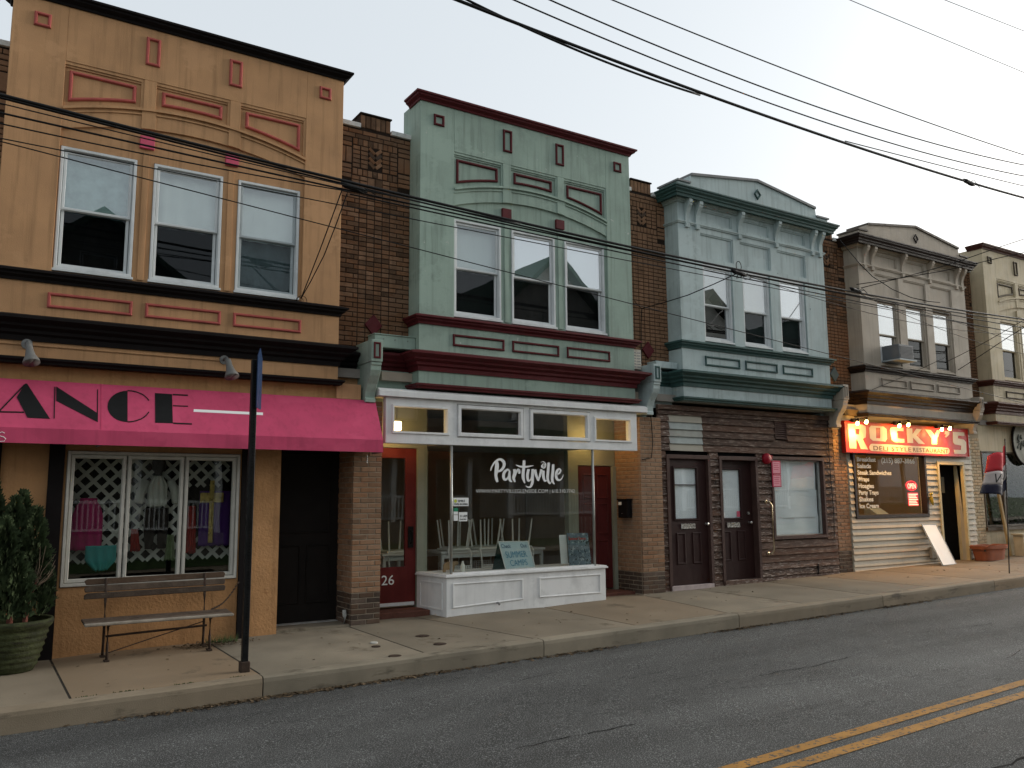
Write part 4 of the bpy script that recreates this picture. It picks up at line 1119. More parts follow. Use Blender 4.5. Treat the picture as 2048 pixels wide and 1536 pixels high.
mb = MB(); mb.box(18.66, 18.70, 10.70, 10.80, .2, 2.40); mb.box(17.71, 17.75, 10.70, 10.80, .2, 2.40); mb.box(17.75, 18.66, 10.70, 10.80, 2.36, 2.40)
mb.build('lobby_wall', mat('yellow_lit_casing', (1, 1, 1)), taupe)
mb = MB(); mb.box(17.75, 18.66, 10.77, 10.80, .25, 2.36); dd = mb.build('door', BLACKG, taupe); WLOC[dd.name] = Vector((0, 0, 0))  # black surface stands in for the dark depth of the doorway
mb = MB(); mb.box(18.12, 18.24, 10.76, 10.769, 1.75, 2.1); mb.build('pane', mat('dim_glass', (.09, .08, .05), .4), dd)
mb = MB(); mb.box(17.20, 17.36, 10.53, 10.585, .38, .62); mb.box(17.36, 17.44, 10.55, 10.585, .36, .56); mb.build('meter_box', mat('siding_meter', (.34, .31, .25), .6), taupe, bevel=.005)
text('house_number', '22', 17.42, 1.85, .11, 10.572, BLACKP, taupe)
# inside the deli
mb = MB(); mb.box(14.7, 19.3, 13.4, 13.5, .27, 3.2); mb.build('partition', mat('deli_back', (.42, .28, .09), .8, .1, 3), taupe)
mb = MB()
for x, w in ((15.9, .12), (16.7, .22), (17.4, .15), (18.2, .10)): mb.box(x, x+w, 13.33, 13.399, .27, 3.2)
mb.build('pilaster', mat('deli_wood', (.16, .07, .03), .7, .2, 5), taupe)
mb = MB(); mb.box(14.8, 17.3, 10.9, 11.25, 1.12, 1.22); mb.box(14.8, 17.3, 10.92, 11.22, .27, 1.12); mb.build('counter', mat('deli_counter', (.16, .12, .08), .6), taupe)

# ---- cream shop
PBR = mat('painted_brick', (.42, .34, .22), .7, .1, 6, rnd=.1, bump=.3)
pp = pier_part(cream, [(19.10, 19.49, 10.608, 11.1, .2, 3.1)], mat('painted_mortar', (.36, .29, .19), .8, .1, 8))
running(cream, pp, 19.08, 19.50, .29, 3.05, 10.60, PBR)
mb = MB(); mb.wall(19.50, 24.3, .1, 3.30, 10.62, 10.72, [(19.56, 23.6, .99, 2.69)]); mb.build('shop_wall', CREAM, cream)
mb = MB(); mb.rframe(19.54, 23.62, .97, 2.71, .05, 10.60, 10.70, .2); mb.box(19.50, 23.66, 10.56, 10.62, .90, .97); mb.box(20.36, 20.44, 10.60, 10.70, 1.02, 2.66); cw = mb.build('display_window', MC['frame'], cream); WLOC[cw.name] = Vector((0, 0, 0))
mb = MB(); mb.box(19.58, 23.58, 10.66, 10.663, 1.0, 2.68); mb.build('pane', GL_SHOP, cw)
# ------------------------------------------------------------ orange shop: awning, lamps, display
AW = mat('pink_canvas', (.50, .065, .135), .8, .10, 3, streak=.22, bump=.15, bscale=250)
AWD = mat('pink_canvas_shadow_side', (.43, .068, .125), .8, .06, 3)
aw = thing('awning', 'bright pink canvas shop awning with black block letters', 'awning', (2.0, 10.2, 2.25))
T0 = Vector((0, 10.46, 2.985)); F0 = Vector((0, 9.985, 2.43)); FZ = 2.275
def awp(x, t): return (x, T0.y+(F0.y-T0.y)*t, T0.z+(F0.z-T0.z)*t)
xl, xr0, xr1 = -1.2, 4.53, 4.44
mb = MB(); n = 24; rr = random.Random(4)
for k in range(n+1):
    t = k/n
    xa = xl+(xr0-xl)*t; xb = xl+(xr1-xl)*t
    s_ = -.010*abs(math.sin(t*n*.55))
    mb.v += [awp(xa, 0), (xa*.5+xb*.5, (T0.y+F0.y)/2+s_, (T0.z+F0.z)/2+s_), (xb, F0.y, F0.z), (xb, F0.y+.004*math.sin(k*1.7), FZ)]
for k in range(n):
    for i in range(3): mb.f.append([k*4+i, (k+1)*4+i, (k+1)*4+i+1, k*4+i+1])
o = mb.build('canopy', AW, aw); o.modifiers.new('thick', 'SOLIDIFY').thickness = .006
mb = MB(); mb.v = [(xr0, T0.y, T0.z), (xr1, F0.y, F0.z), (xr1, F0.y, FZ), (xr0-.02, 10.46, FZ), (xr0-.02, 10.46, 2.5)]; mb.f = [[0, 1, 2, 3, 4]]
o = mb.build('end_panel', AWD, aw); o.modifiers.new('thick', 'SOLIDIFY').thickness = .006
mb = MB(); mb.tube([(xl, F0.y+.012, FZ+.012), (xr1-.01, F0.y+.012, FZ+.012), (xr0-.03, 10.45, FZ+.012)], .012, 8); mb.tube([(1.2, F0.y+.012, FZ+.012), (1.2, 10.45, FZ+.012)], .012, 8); mb.tube([(xl, F0.y+.015, F0.z-.012), (xr1-.01, F0.y+.015, F0.z-.012)], .012, 8); mb.build('frame', STEEL, aw)
mb = MB(); mb.tube([(4.42, 10.43, 2.27), (4.42, 10.43, 2.16), (4.44, 10.45, 2.14)], .008, 6); mb.build('hook', CHROME, aw)
nA = Vector((0, -(T0.z-F0.z), (T0.y-F0.y))).normalized(); nA = Vector((0, -abs(nA.y), abs(nA.z)))
def awl(x, y):            # crop-2 picture units -> point just above the slope
    return onPlane(x*.5207, 660+y*.5207, T0+nA*.009, nA)
def awpoly(name, loops, m):
    o = []
    mb = MB()
    for lp in loops: mb.face([awl(*p) for p in lp])
    q = mb.build(name, m, aw); q.modifiers.new('thick', 'SOLIDIFY').thickness = .002
    return q
def lin(a, b, w):
    a = Vector(a); b = Vector(b); d = (b-a).normalized(); nn = Vector((-d.y, d.x))*w/2
    return [tuple(a+nn), tuple(b+nn), tuple(b-nn), tuple(a-nn)]
awpoly('letter', [[(97, 206), (104, 206), (192, 341), (106, 337), (64, 258)], lin((95, 210), (-30, 340), 5), lin((-4, 314), (92, 316), 5)], PRINTK)
awpoly('letter', [lin((211, 218), (208, 340), 4), [(216, 217), (372, 318), (372, 352), (216, 272)], lin((375, 228), (374, 353), 4)], PRINTK)
arc = [(490+77*math.cos(a), 293-60*math.sin(a)) for a in [math.pi/2+math.pi*i/16 for i in range(17)]]
awpoly('letter', [arc] + [lin((490+88*math.cos(a), 293-60*math.sin(a)), (490+88*math.cos(a+.2), 293-60*math.sin(a+.2)), 4) for a in [math.pi/2-.2*i-.2 for i in range(6)]] + [lin((490+88*math.cos(a), 293-60*math.sin(a)), (490+88*math.cos(a-.2), 293-60*math.sin(a-.2)), 4) for a in [-math.pi/2+.2*i+.2 for i in range(6)]], PRINTK)
awpoly('letter', [[(595, 242), (661, 246), (664, 358), (596, 356)], lin((663, 248), (722, 251), 5), lin((664, 291), (722, 293), 4), lin((665, 358), (737, 361), 5)], PRINTK)
awpoly('painted_dash', [lin((744, 309), (1010, 322), 10)], PRINTW)
awpoly('seam', [lin((388, 205), (388, 383), 1.6)], mat('pink_seam', (.40, .035, .09), .8))
Sp = [onY(x*.5207, 660+y*.5207, F0.y-.008) for x, y in ((18, 396), (8, 391), (-4, 396), (-4, 406), (14, 411), (22, 418), (16, 427), (-4, 428))]
mb = MB(); mb.tube(Sp, .004, 5); mb.build('letter', PRINTW, aw)
for i, xx in enumerate((.455, 2.53)):
    lt = thing('wall_lamp', ('grey spot lamp over the pink awning, above the block letters', 'grey spot lamp over the pink awning, beside the sign post')[i], 'lamp', (xx, 10.39, 3.1), 'lamps over the awning')
    z = 3.365
    mb = MB(); mb.tube([(xx, 10.40, z), (xx, 10.375, z)], .055, 14); mb.build('base', STEEL, lt, smooth=False)
    mb = MB(); mb.tube([(xx, 10.38, z), (xx, 10.30, z+.01), (xx+.01, 10.24, z-.03)], .02, 8); mb.build('arm', STEEL, lt)
    a = Vector((xx+.01, 10.245, z-.02)); b = Vector((xx+.045, 10.16, z-.235))
    mb = MB(); mb.tube([a, a+(b-a)*.35, a+(b-a)*.62, a+(b-a)*.9, b, a+(b-a)*.93], [.034, .038, .052, .082, .084, .07], 16); mb.build('lamp_head', mat('lamp_grey', (.16, .155, .145), .5, .15, 8), lt, smooth=True)
# lattice behind the display window
LAT = mat('white_lattice', (.58, .57, .52), .6, .08, 6)
ltc = thing('lattice_panel', 'white diagonal lattice screen inside the dance shop window', 'lattice', (1.85, 11.0, .8))
def clip(p, d, x0, x1, z0, z1):
    ts = []
    lo, hi = -9, 9
    for (c, dd, a, b) in ((p[0], d[0], x0, x1), (p[1], d[1], z0, z1)):
        t0, t1 = (a-c)/dd, (b-c)/dd
        if t0 > t1: t0, t1 = t1, t0
        lo = max(lo, t0); hi = min(hi, t1)
    return (lo, hi) if hi-lo > .08 else None
# field of lattice as in the photo: top to middle on the left, a low band, the middle panel
for sgn, Yq in ((1, 11.02), (-1, 11.032)):
    for reg in ((.98, 2.22, .98, 2.20), (2.23, 2.85, .98, 1.24), (2.23, 2.80, 1.86, 2.20)):
        k = -14
        while k < 18:
            c = (1.0+k*.172, .97); d = (.7071*sgn, .7071)
            r_ = clip(c, d, *reg)
            if r_:
                a = (c[0]+d[0]*r_[0], Yq, c[1]+d[1]*r_[0]); b = (c[0]+d[0]*r_[1], Yq, c[1]+d[1]*r_[1])
                mb = MB(); mb.bar(a, b, .042, .010); mb.build('slat', LAT, ltc)
            k += 1
def cloth(x0, x1, z0, z1, Y, prof, n=16, amp=.015, seed=1):
    """hanging garment: prof(v)->(left,right) fractions of width by height v 0..1 from bottom"""
    mb = MB(); rr = random.Random(seed); ph = rr.uniform(0, 6); m_ = 14
    for j in range(m_+1):
        v = j/m_; l, r_ = prof(v)
        for i in range(n+1):
            u = l+(r_-l)*i/n
            mb.v.append((x0+(x1-x0)*u, Y+amp*math.sin(i*1.3+ph+v*1.2)*(1.1-v*.6)-.03*math.sin(math.pi*i/n), z0+(z1-z0)*v+.006*math.sin(i*1.7)*(j == 0)))
    for j in range(m_):
        for i in range(n):
            a = j*(n+1)+i; mb.f.append([a, a+1, a+n+2, a+n+1])
    return mb
def garment(name, label, cat, m, *a, **k):
    o = cloth(*a, **k).build(name, m, None, smooth=True)
    md = o.modifiers.new('thick', 'SOLIDIFY'); md.thickness = .008
    tag(o, label, cat)
    return o
def Xat(px, Y): return onY(px, 1050, Y).x
def dressp(v): return (.0, 1.0) if v < .65 else ((.0+(v-.65)*.55, 1.0-(v-.65)*.55) if v < .92 else (.22, .78))
garment('dress', 'magenta dress hanging in the dance shop window', 'dress', mat('magenta_cloth', (.40, .022, .13), .8, .12, 5), onY(140, 1090, 10.95).x, onY(203, 1090, 10.95).x, 1.13, 1.72, 10.93, dressp, seed=2)
garment('leotard', 'teal leotard hung low in the dance shop window', 'leotard', mat('teal_cloth', (.05, .30, .29), .7, .12, 5), onY(170, 1110, 10.85).x, onY(232, 1110, 10.85).x, .90, 1.18, 10.85, lambda v: (.3-.3*min(1, v*2.5), .7+.3*min(1, v*2.5)), seed=3)
shirt = thing('display_torso', 'white shirt on a dark torso form in front of the lattice', 'mannequin', (1.85, 10.94, 1.1))
WCL = mat('white_cloth', (.52, .52, .47), .85, .08, 5)
xs0, xs1 = onY(290, 1000, 10.95).x, onY(338, 1000, 10.95).x
o = cloth(xs0, xs1, 1.62, 1.98, 10.93, lambda v: (.1, .9) if v < .7 else (.1+(v-.7)*.8, .9-(v-.7)*.8), seed=4).build('shirt', WCL, shirt, smooth=True); o.modifiers.new('thick', 'SOLIDIFY').thickness = .01
for s_ in (-1, 1):
    xx = (xs0+xs1)/2+s_*.14
    mb = MB(); mb.tube([(xx, 10.93, 1.93), (xx+s_*.05, 10.92, 1.80), (xx+s_*.075, 10.90, 1.66)], [.045, .05, .055], 10); mb.build('sleeve', WCL, shirt, smooth=True)
    mb = MB(); mb.tube([((xs0+xs1)/2+s_*.065, 10.94, 1.60), ((xs0+xs1)/2+s_*.075, 10.94, 1.40), ((xs0+xs1)/2+s_*.07, 10.94, 1.12)], [.07, .065, .045], 10); mb.build('leg', mat('dark_tights', (.018, .012, .011), .7), shirt, smooth=True)
mb = MB(); mb.lathe((xs0+xs1)/2, 10.94, [(.03, 1.97), (.04, 2.02), (.075, 2.06), (.085, 2.13), (.06, 2.2), (.02, 2.22)], 14); mb.build('head', mat('dark_tights', (0, 0, 0)), shirt, smooth=True)
ban = thing('cross_banner', 'purple cloth with a gold foil cross in the right window light', 'banner', (2.6, 10.95, 1.1))
bx0, bx1 = onY(398, 1040, 10.95).x, onY(462, 1040, 10.95).x
o = cloth(bx0, bx1, 1.13, 1.80, 10.97, lambda v: (0, 1), seed=6, amp=.008).build('cloth', mat('purple_cloth', (.075, .022, .16), .8, .15, 5), ban, smooth=True); o.modifiers.new('thick', 'SOLIDIFY').thickness = .006
GOLD = mat('gold_foil', (.50, .36, .11), .35, .3, 20, metal=.7, bump=.8, bscale=60)
cx = onY(423, 1000, 10.93).x
mb = MB(); mb.box(cx-.028, cx+.028, 10.905, 10.925, 1.17, 1.93); mb.box(cx-.14, cx-.029, 10.905, 10.925, 1.66, 1.78); mb.box(cx+.029, cx+.14, 10.905, 10.925, 1.66, 1.78); mb.build('cross', GOLD, ban, bevel=.006)
garment('scarf', 'red scarf hanging beside the purple banner', 'scarf', mat('red_cloth', (.30, .015, .012), .8, .15, 5), onY(372, 1080, 10.92).x, onY(392, 1080, 10.92).x, 1.05, 1.62, 10.94, lambda v: (.1*v, 1-.2*v), seed=8)
garment('vest', 'small red vest by the middle window mullion', 'vest', mat('red_cloth', (0, 0, 0)), onY(262, 1060, 10.9).x, onY(282, 1060, 10.9).x, 1.10, 1.36, 10.90, lambda v: (.0, 1-.3*v), seed=9)
garment('tutu', 'pale green netting draped over the lattice', 'tutu', mat('net_green', (.20, .24, .13), .9, .3, 12), onY(330, 1090, 10.92).x, onY(352, 1090, 10.92).x, .98, 1.28, 10.95, lambda v: (.2*v, 1-.2*v), seed=10)

# ------------------------------------------------------------ bench
bn = thing('bench', 'weathered slatted wooden bench with thin iron frame under the dance shop window', 'bench', (1.85, 10.15, .06))
OLDW = mat('old_bench_wood', (.085, .062, .046), .85, .3, 9, rnd=.2, bump=.6, bscale=40, wear=((.15, .12, .095), .58, 10, (.4, 4, 4)))
SEATW = mat('bare_grey_seat', (.27, .235, .19), .85, .25, 9, bump=.6, bscale=40, wear=((.10, .08, .06), .60, 10, (.5, 4, 4)))
IRON = mat('rusty_iron', (.045, .030, .022), .75, .3, 20, bump=.5)
gx = lambda x: gz(x, 10.1)
bx = (1.14, 2.60)
for k, (za, yb) in enumerate(((.655, 10.225), (.725, 10.245), (.80, 10.265))):
    mb = MB()
    P = [(bx[0]+.01*k, za-.008), (bx[1], za), (bx[1]+.01, za+.045), (bx[1]-.01, za+.063), (bx[0]+.03, za+.055), (bx[0], za+.035)]
    mb.prism(P, yb, yb+.028); mb.build('back_slat', OLDW, bn, bevel=.005)
for k in range(4):
    yb = 9.86+k*.088
    mb = MB(); mb.box(1.12, 2.62, yb, yb+.075, .405+.006*k, .435+.006*k); mb.build('seat_slat', SEATW if k == 0 else OLDW, bn, bevel=.008)
for xx in (1.35, 2.38):
    g = gx(xx)
    for yy, zt in ((9.93, .41), (10.22, .86)):
        mb = MB(); mb.tube([(xx, yy-.02 if yy < 10 else yy+.02, gz(xx, yy)-.005), (xx, yy, .2), (xx, yy, .41)] + ([(xx, 10.24, .62), (xx, 10.262, zt)] if yy > 10 else []), .014, 8); mb.build('leg', IRON, bn, smooth=True)
        mb = MB(); mb.box(xx-.025, xx+.025, yy-.05, yy+.05, gz(xx, yy)-.004, gz(xx, yy)+.016); mb.build('foot', IRON, bn, bevel=.004)
    mb = MB(); mb.tube([(xx, 9.88, .40), (xx, 10.22, .415)], .012, 8); mb.build('seat_bearer', IRON, bn)
mb = MB(); mb.tube([(1.35, 10.08, .27), (2.38, 10.08, .30)], .012, 8); mb.build('stretcher', IRON, bn)
mb = MB(); mb.tube([(1.36, 9.94, .12), (1.8, 10.02, .22), (2.37, 10.2, .33)], .006, 6); mb.build('brace', IRON, bn)
# chain to the wall
mb = MB()
for k in range(14):
    t = k/13; p = Vector((2.47+.34*t, 10.26+.19*t, .45+.26*t-.06*math.sin(math.pi*t)))
    q = p+Vector((.014, .008, .012))
    mb.tube([p-Vector((.014, .008, .010)), p, q], [.006, .009, .006], 6)
mb.build('chain', IRON, bn)
# pot and shrub
POTM = mat('mossy_glazed_pot', (.038, .044, .018), .75, .45, 8, bump=.9, bscale=30, wear=((.016, .014, .009), .50, 9, (.6, .6, 5)))
pcx, pcy = .46, 10.02
pg = gz(pcx, pcy)
prof = [(.20, pg-.005), (.235, pg+.0)]
for k in range(1, 22):
    t = k/22; prof.append((.235+.125*t**.8+(.013 if k % 3 == 0 else 0), pg+.44*t))
prof += [(.385, pg+.44), (.395, pg+.47), (.385, pg+.50), (.345, pg+.49), (.33, pg+.40)]
mb = MB(); mb.lathe(pcx, pcy, prof, 32); tag(mb.build('plant_pot', POTM, None, smooth=True), 'large ribbed green pot holding the conifer by the dance shop', 'pot')
def sprays(mb, base, h, r, n, rr, up=.9):
    """columnar plume of flat scale-leaf sprays"""
    for i in range(n):
        t = rr.random()**.8; z = h*t
        rad = r*(math.sin(math.pi*min(1, .25+t*.78))**.8)*(.35+.65*rr.random()**.5)
        a = rr.uniform(0, 6.283)
        p = base+Vector((math.cos(a)*rad, math.sin(a)*rad, z))
        d = Vector((math.cos(a)*.45+rr.uniform(-.3, .3), math.sin(a)*.45+rr.uniform(-.3, .3), up+rr.uniform(-.3, .3))).normalized()
        L = rr.uniform(.05, .11); w = rr.uniform(.010, .022)
        s_ = d.cross(Vector((math.cos(a+1.3), math.sin(a+1.3), rr.uniform(-.4, .4)))).normalized()*w
        mb.face([p-s_*.4, p+s_*.4, p+d*L*.6+s_, p+d*L, p+d*L*.6-s_])
        for sg in (-1, 1):
            q = p+d*L*.45; e = (d+s_.normalized()*sg*.9).normalized()
            mb.face([q, q+e*L*.45+d*.01, q+e*L*.5-d*.012])
FOL = mat('conifer_green', (.045, .064, .028), .8, .6, 14, bump=0)
shr = thing('conifer', 'dark green columnar conifer growing in the ribbed pot', 'shrub', (pcx, pcy, pg+.4))
rr = random.Random(21); mb = MB()
for (dx, dy, h, r, n) in ((-.02, 0, 1.16, .20, 1500), (-.22, .04, 1.32, .20, 1500), (.17, -.03, 1.05, .16, 1100), (-.1, -.14, .95, .20, 1100), (.05, .12, 1.22, .18, 1000), (-.36, -.05, 1.15, .2, 1200), (.24, .05, .62, .14, 500), (.02, -.2, .6, .18, 500)):
    sprays(mb, Vector((pcx+dx, pcy+dy, pg+.50)), h, r*.95, int(n*.7), rr)
mb.build('crown', FOL, shr)
mb = MB(); mb.tube([(pcx, pcy, pg+.38), (pcx, pcy, pg+.8), (pcx-.03, pcy, pg+1.4)], [.03, .024, .008], 8); mb.tube([(pcx+.12, pcy-.1, pg+.38), (pcx+.14, pcy-.12, pg+.62), (pcx+.2, pcy-.14, pg+.86)], [.028, .02, .010], 8)
mb.build('trunk', mat('red_bark', (.20, .075, .055), .85, .3, 12), shr)
mb = MB()
for i in range(16):
    p = Vector((pcx+.19, pcy-.13, pg+.80)); q = p+Vector((rr.uniform(-.06, .20), rr.uniform(-.1, .1), rr.uniform(.12, .42)))
    m_ = (p+q)/2+Vector((rr.uniform(-.03, .03), 0, 0)); mb.tube([p, m_, q], [.005, .0035, .0015], 5)
mb.build('dead_twigs', mat('dry_twig', (.16, .12, .085), .9), shr)
mb = MB(); mb.lathe(pcx, pcy, [(.01, pg+.40), (.33, pg+.41), (.335, pg+.395)], 20); tag(mb.build('potting_soil', EARTH, None), 'dark soil inside the ribbed green pot', 'soil')
# sign post on the kerb
sp = thing('sign_post', 'black perforated street sign post with a sign seen edge-on', 'sign post', (2.40, 8.60, gz(2.4, 8.6)))
px, py = 2.40, 8.60
mb = MB(); mb.box(px-.030, px+.030, py-.030, py+.030, gz(px, py)-.02, 3.10); mb.build('post', mat('black_steel', (.012, .012, .012), .45, .2, 10, metal=.3), sp, bevel=.006)
mb = MB()
for k in range(90):
    z = .30+k*.031
    mb.tube([(px, py-.0315, z), (px, py-.0285, z)], .006, 6)
mb.build('hole', BLACKG, sp)
mb = MB(); mb.box(px-.045, px+.045, py-.045, py+.045, gz(px, py)-.02, gz(px, py)+.09); mb.build('sleeve', IRON, sp, bevel=.006)
mb = MB()
sa = R(63)
for s_ in (0,):
    c = Vector((px+.045, py-.028)); dx = Vector((math.cos(sa), math.sin(sa))); nn = Vector((-dx.y, dx.x))*.004
    pts = []
    W = .115
    prof2 = [(-W, 2.60), (W, 2.60), (W, 3.12), (0, 3.22), (-W, 3.12)]
    b0 = len(mb.v)
    for sgn in (1, -1):
        for u, z in prof2: mb.v.append((c.x+dx.x*u+nn.x*sgn, c.y+dx.y*u+nn.y*sgn, z))
    mb.f.append([0, 1, 2, 3, 4]); mb.f.append([9, 8, 7, 6, 5])
    for i in range(5): mb.f.append([(i+1) % 5, i, 5+i, 5+(i+1) % 5])
mb.build('sign_plate', mat('blue_sign', (.010, .028, .075), .4, .1, 8), sp)

# ------------------------------------------------------------ party shop: lamps, tables, chairs, things in the window
def lobby_lamp(x, y, z, e, lab):
    lp = thing('lobby_lamp', lab, 'lamp', (x, y, z), 'lobby ceiling lamps of the party shop')
    mb = MB(); mb.tube([(x, y, 3.06), (x, y, z+.12)], .008, 6); mb.lathe(x, y, [(.05, 3.04), (.05, 3.06)], 12); mb.build('rod', STEEL, lp)
    mb = MB(); mb.box(x-.05, x+.05, y-.05, y+.05, z-.04, z+.08); mb.build('lamp_shade', emit('lit_shade', (1.0, .72, .34), 9), lp, bevel=.008)
    mb = MB(); mb.box(x-.07, x+.07, y-.07, y+.07, z+.082, z+.094); mb.build('cap', STEEL, lp)
    L = bpy.data.lights.new('lamp_light', 'POINT'); L.energy = e*.75; L.color = (1.0, .55, .16); L.shadow_soft_size = .06
    o = bpy.data.objects.new('lamp_light', L); COL.objects.link(o); o.location = (x, y, z-.12); attach(o, lp)
lobby_lamp(5.02, 10.82, 2.68, 3.6, 'lit square glass lamp hanging in the lobby with the red glazed door')
lobby_lamp(8.495, 10.86, 2.72, 5, 'lit square glass lamp hanging in the lobby with the maroon panelled door')
TBL = mat('white_laminate', (.66, .66, .62), .5, .05, 5)
CHP = mat('white_plastic', (.78, .77, .72), .5, .05, 5)
def table(x, y, w, d, lab):
    t = thing('table', lab, 'table', (x, y, .14))
    mb = MB(); mb.box(x-w/2, x+w/2, y-d/2, y+d/2, .85, .885); mb.build('table_top', TBL, t, bevel=.006)
    mb = MB(); mb.rframe(x-w/2+.03, x+w/2-.03, .78, .85, .0, y-d/2+.03, y-d/2+.05) if 0 else mb.box(x-w/2+.03, x+w/2-.03, y-d/2+.03, y-d/2+.055, .78, .849); mb.box(x-w/2+.03, x+w/2-.03, y+d/2-.055, y+d/2-.03, .78, .849); mb.build('apron', TBL, t)
    for sx in (-1, 1):
        for sy in (-1, 1):
            mb = MB(); cx_ = x+sx*(w/2-.05); cy_ = y+sy*(d/2-.05)
            mb.box(cx_-.022, cx_+.022, cy_-.022, cy_+.022, .14, .849); mb.build('leg', TBL, t)
TX1, TX2 = onY(922, 1130, 11.65).x, onY(985, 1126, 11.65).x
table(TX2+.1, 12.08, 1.95, .70, 'long white table stacked with upturned chairs behind the display glass')
table(5.55, 12.1, .62, .70, 'small white table with upturned chairs behind the red glazed door')
def chair(label, x, y, flip, grp):
    """chair resting upside-down on the table: seat on the top, legs up, back hanging over the edge"""
    c = thing('chair', label, 'chair', (x, y, .885), grp)
    s_ = flip
    mb = MB(); mb.box(x-.20, x+.20, y-.19, y+.19, .888, .925); mb.build('seat', CHP, c, bevel=.012)
    for sx in (-1, 1):
        for sy in (-1, 1):
            mb = MB(); mb.tube([(x+sx*.15, y+sy*.14, .92), (x+sx*.19, y+sy*.19, 1.36)], [.016, .011], 8); mb.build('leg', CHP, c)
        mb = MB(); mb.tube([(x+sx*.19, y+s_*.17, .91), (x+sx*.195, y+s_*.215, .85), (x+sx*.175, y+s_*.235, .60)], .012, 8); mb.build('back_post', CHP, c)
    mb = MB()
    z0, z1 = .53, .66
    for k in range(9):
        xx = x-.19+.38*k/8; mb.bar((xx, y+s_*.237, z0), (xx, y+s_*.235, z1), .018, .010)
    for k in range(5):
        zz = z0+(z1-z0)*k/4; mb.bar((x-.195, y+s_*.24, zz), (x+.195, y+s_*.24, zz), .014, .008)
    mb.build('backrest', CHP, c)
G = 'chairs turned up on the tables'
for x, w_ in ((TX1, 'next to the red glazed door'), (TX2, 'in the middle of its row'), (TX2+.6, 'behind the whiteboard')): chair('upturned white chair on the long table, '+w_, x, 11.89, -1, G)
for x, w_ in ((TX1+.25, 'nearer the red glazed door'), (TX2+.3, 'nearer the art print')): chair('upturned chair facing the room on the long table, '+w_, x, 12.27, 1, G+' far side')
chair('white perforated chair upside-down on the small table', 5.55, 12.0, -1, None)
# whiteboard easel
def quadboard(name, mats, P, thick, parent):
    """board through 4 corner points (bl, br, tr, tl), thickness away from viewer"""
    P = [Vector(p) for p in P]; nn = (P[1]-P[0]).cross(P[3]-P[0]).normalized()*thick
    mb = MB(); mb.v = [tuple(p) for p in P]+[tuple(p-nn) for p in P]
    mb.f = [[0, 1, 2, 3], [7, 6, 5, 4], [0, 4, 5, 1], [1, 5, 6, 2], [2, 6, 7, 3], [3, 7, 4, 0]]
    return mb.build(name, mats, parent)
ez = thing('whiteboard_easel', 'small folding whiteboard with blue handwriting standing in the display window', 'whiteboard', (6.8, 10.56, .66))
bl, br, tr, tl = Vector((6.62, 10.53, .675)), Vector((7.13, 10.53, .685)), Vector((7.09, 10.66, 1.055)), Vector((6.58, 10.66, 1.065))
quadboard('board', mat('whiteboard_face', (.44, .56, .60), .4, .05, 4), (bl, br, tr, tl), .008, ez)
quadboard('back_leg', mat('dark_green_board', (.02, .05, .045), .6), (Vector((6.55, 10.78, .66)), Vector((7.08, 10.78, .66)), Vector((7.09, 10.665, 1.06)), Vector((6.58, 10.665, 1.07))), .008, ez)
mb = MB()
for a, b in ((bl, br), (br, tr), (tr, tl), (tl, bl)): mb.tube([a, b], .007, 6)
mb.build('rim', WHITE, ez)
def ontext(s_, u, v, h, w, m, par, P=(bl, br, tr, tl), name='handwriting'):
    """text mesh laid on a tilted board; u,v in 0..1 of the board, h,w sizes as fractions"""
    o = text(name, s_, 0, 0, 1, 0, m, None)
    xs = [q.co.x for q in o.data.vertices]; zs_ = [q.co.z for q in o.data.vertices]
    nn = (P[1]-P[0]).cross(P[3]-P[0]).normalized()
    for q in o.data.vertices:
        a = u+w*(q.co.x-min(xs))/(max(xs)-min(xs)); b = v+h*(q.co.z-min(zs_))/(max(zs_)-min(zs_))
        q.co = P[0]*(1-a)*(1-b)+P[1]*a*(1-b)+P[2]*a*b+P[3]*(1-a)*b+nn*(.003+(.001 if q.co.y < 0 else 0))
    attach(o, par)
INK = mat('blue_marker', (.05, .10, .20), .6); INK2 = mat('light_blue_marker', (.12, .30, .42), .6); RINK = mat('red_ink', (.45, .03, .02), .6)
ontext('Check', .05, .76, .15, .32, INK, ez); ontext('Out', .70, .76, .15, .22, INK, ez)
ontext('SUMMER', .12, .40, .24, .72, INK2, ez); ontext('CAMPS', .20, .10, .22, .58, INK2, ez)
po = thing('poster', 'blue grey painted art print leaning at the right of the display window', 'poster', (7.95, 10.6, .66))
pp_ = (Vector((7.76, 10.53, .67)), Vector((8.15, 10.50, .67)), Vector((8.17, 10.60, 1.15)), Vector((7.79, 10.63, 1.16)))
def artmat():
    m = mat('art_print', (.10, .14, .17), .5, .3, 9, bump=0, wear=((.36, .42, .44), .54, 16), chips=((.02, .03, .035), .58, 22))
    return m
quadboard('print', artmat(), pp_, .01, po)
ontext('Summer Events', .06, .78, .10, .80, RINK, po, pp_, 'lettering')
o = quadboard('notice', PRINTW, (Vector((7.68, 10.64, .70)), Vector((7.80, 10.62, .70)), Vector((7.80, 10.66, 1.13)), Vector((7.68, 10.68, 1.13))), .004, None)
nb = o; tag(o, 'white card with red writing half hidden behind the art print', 'notice')
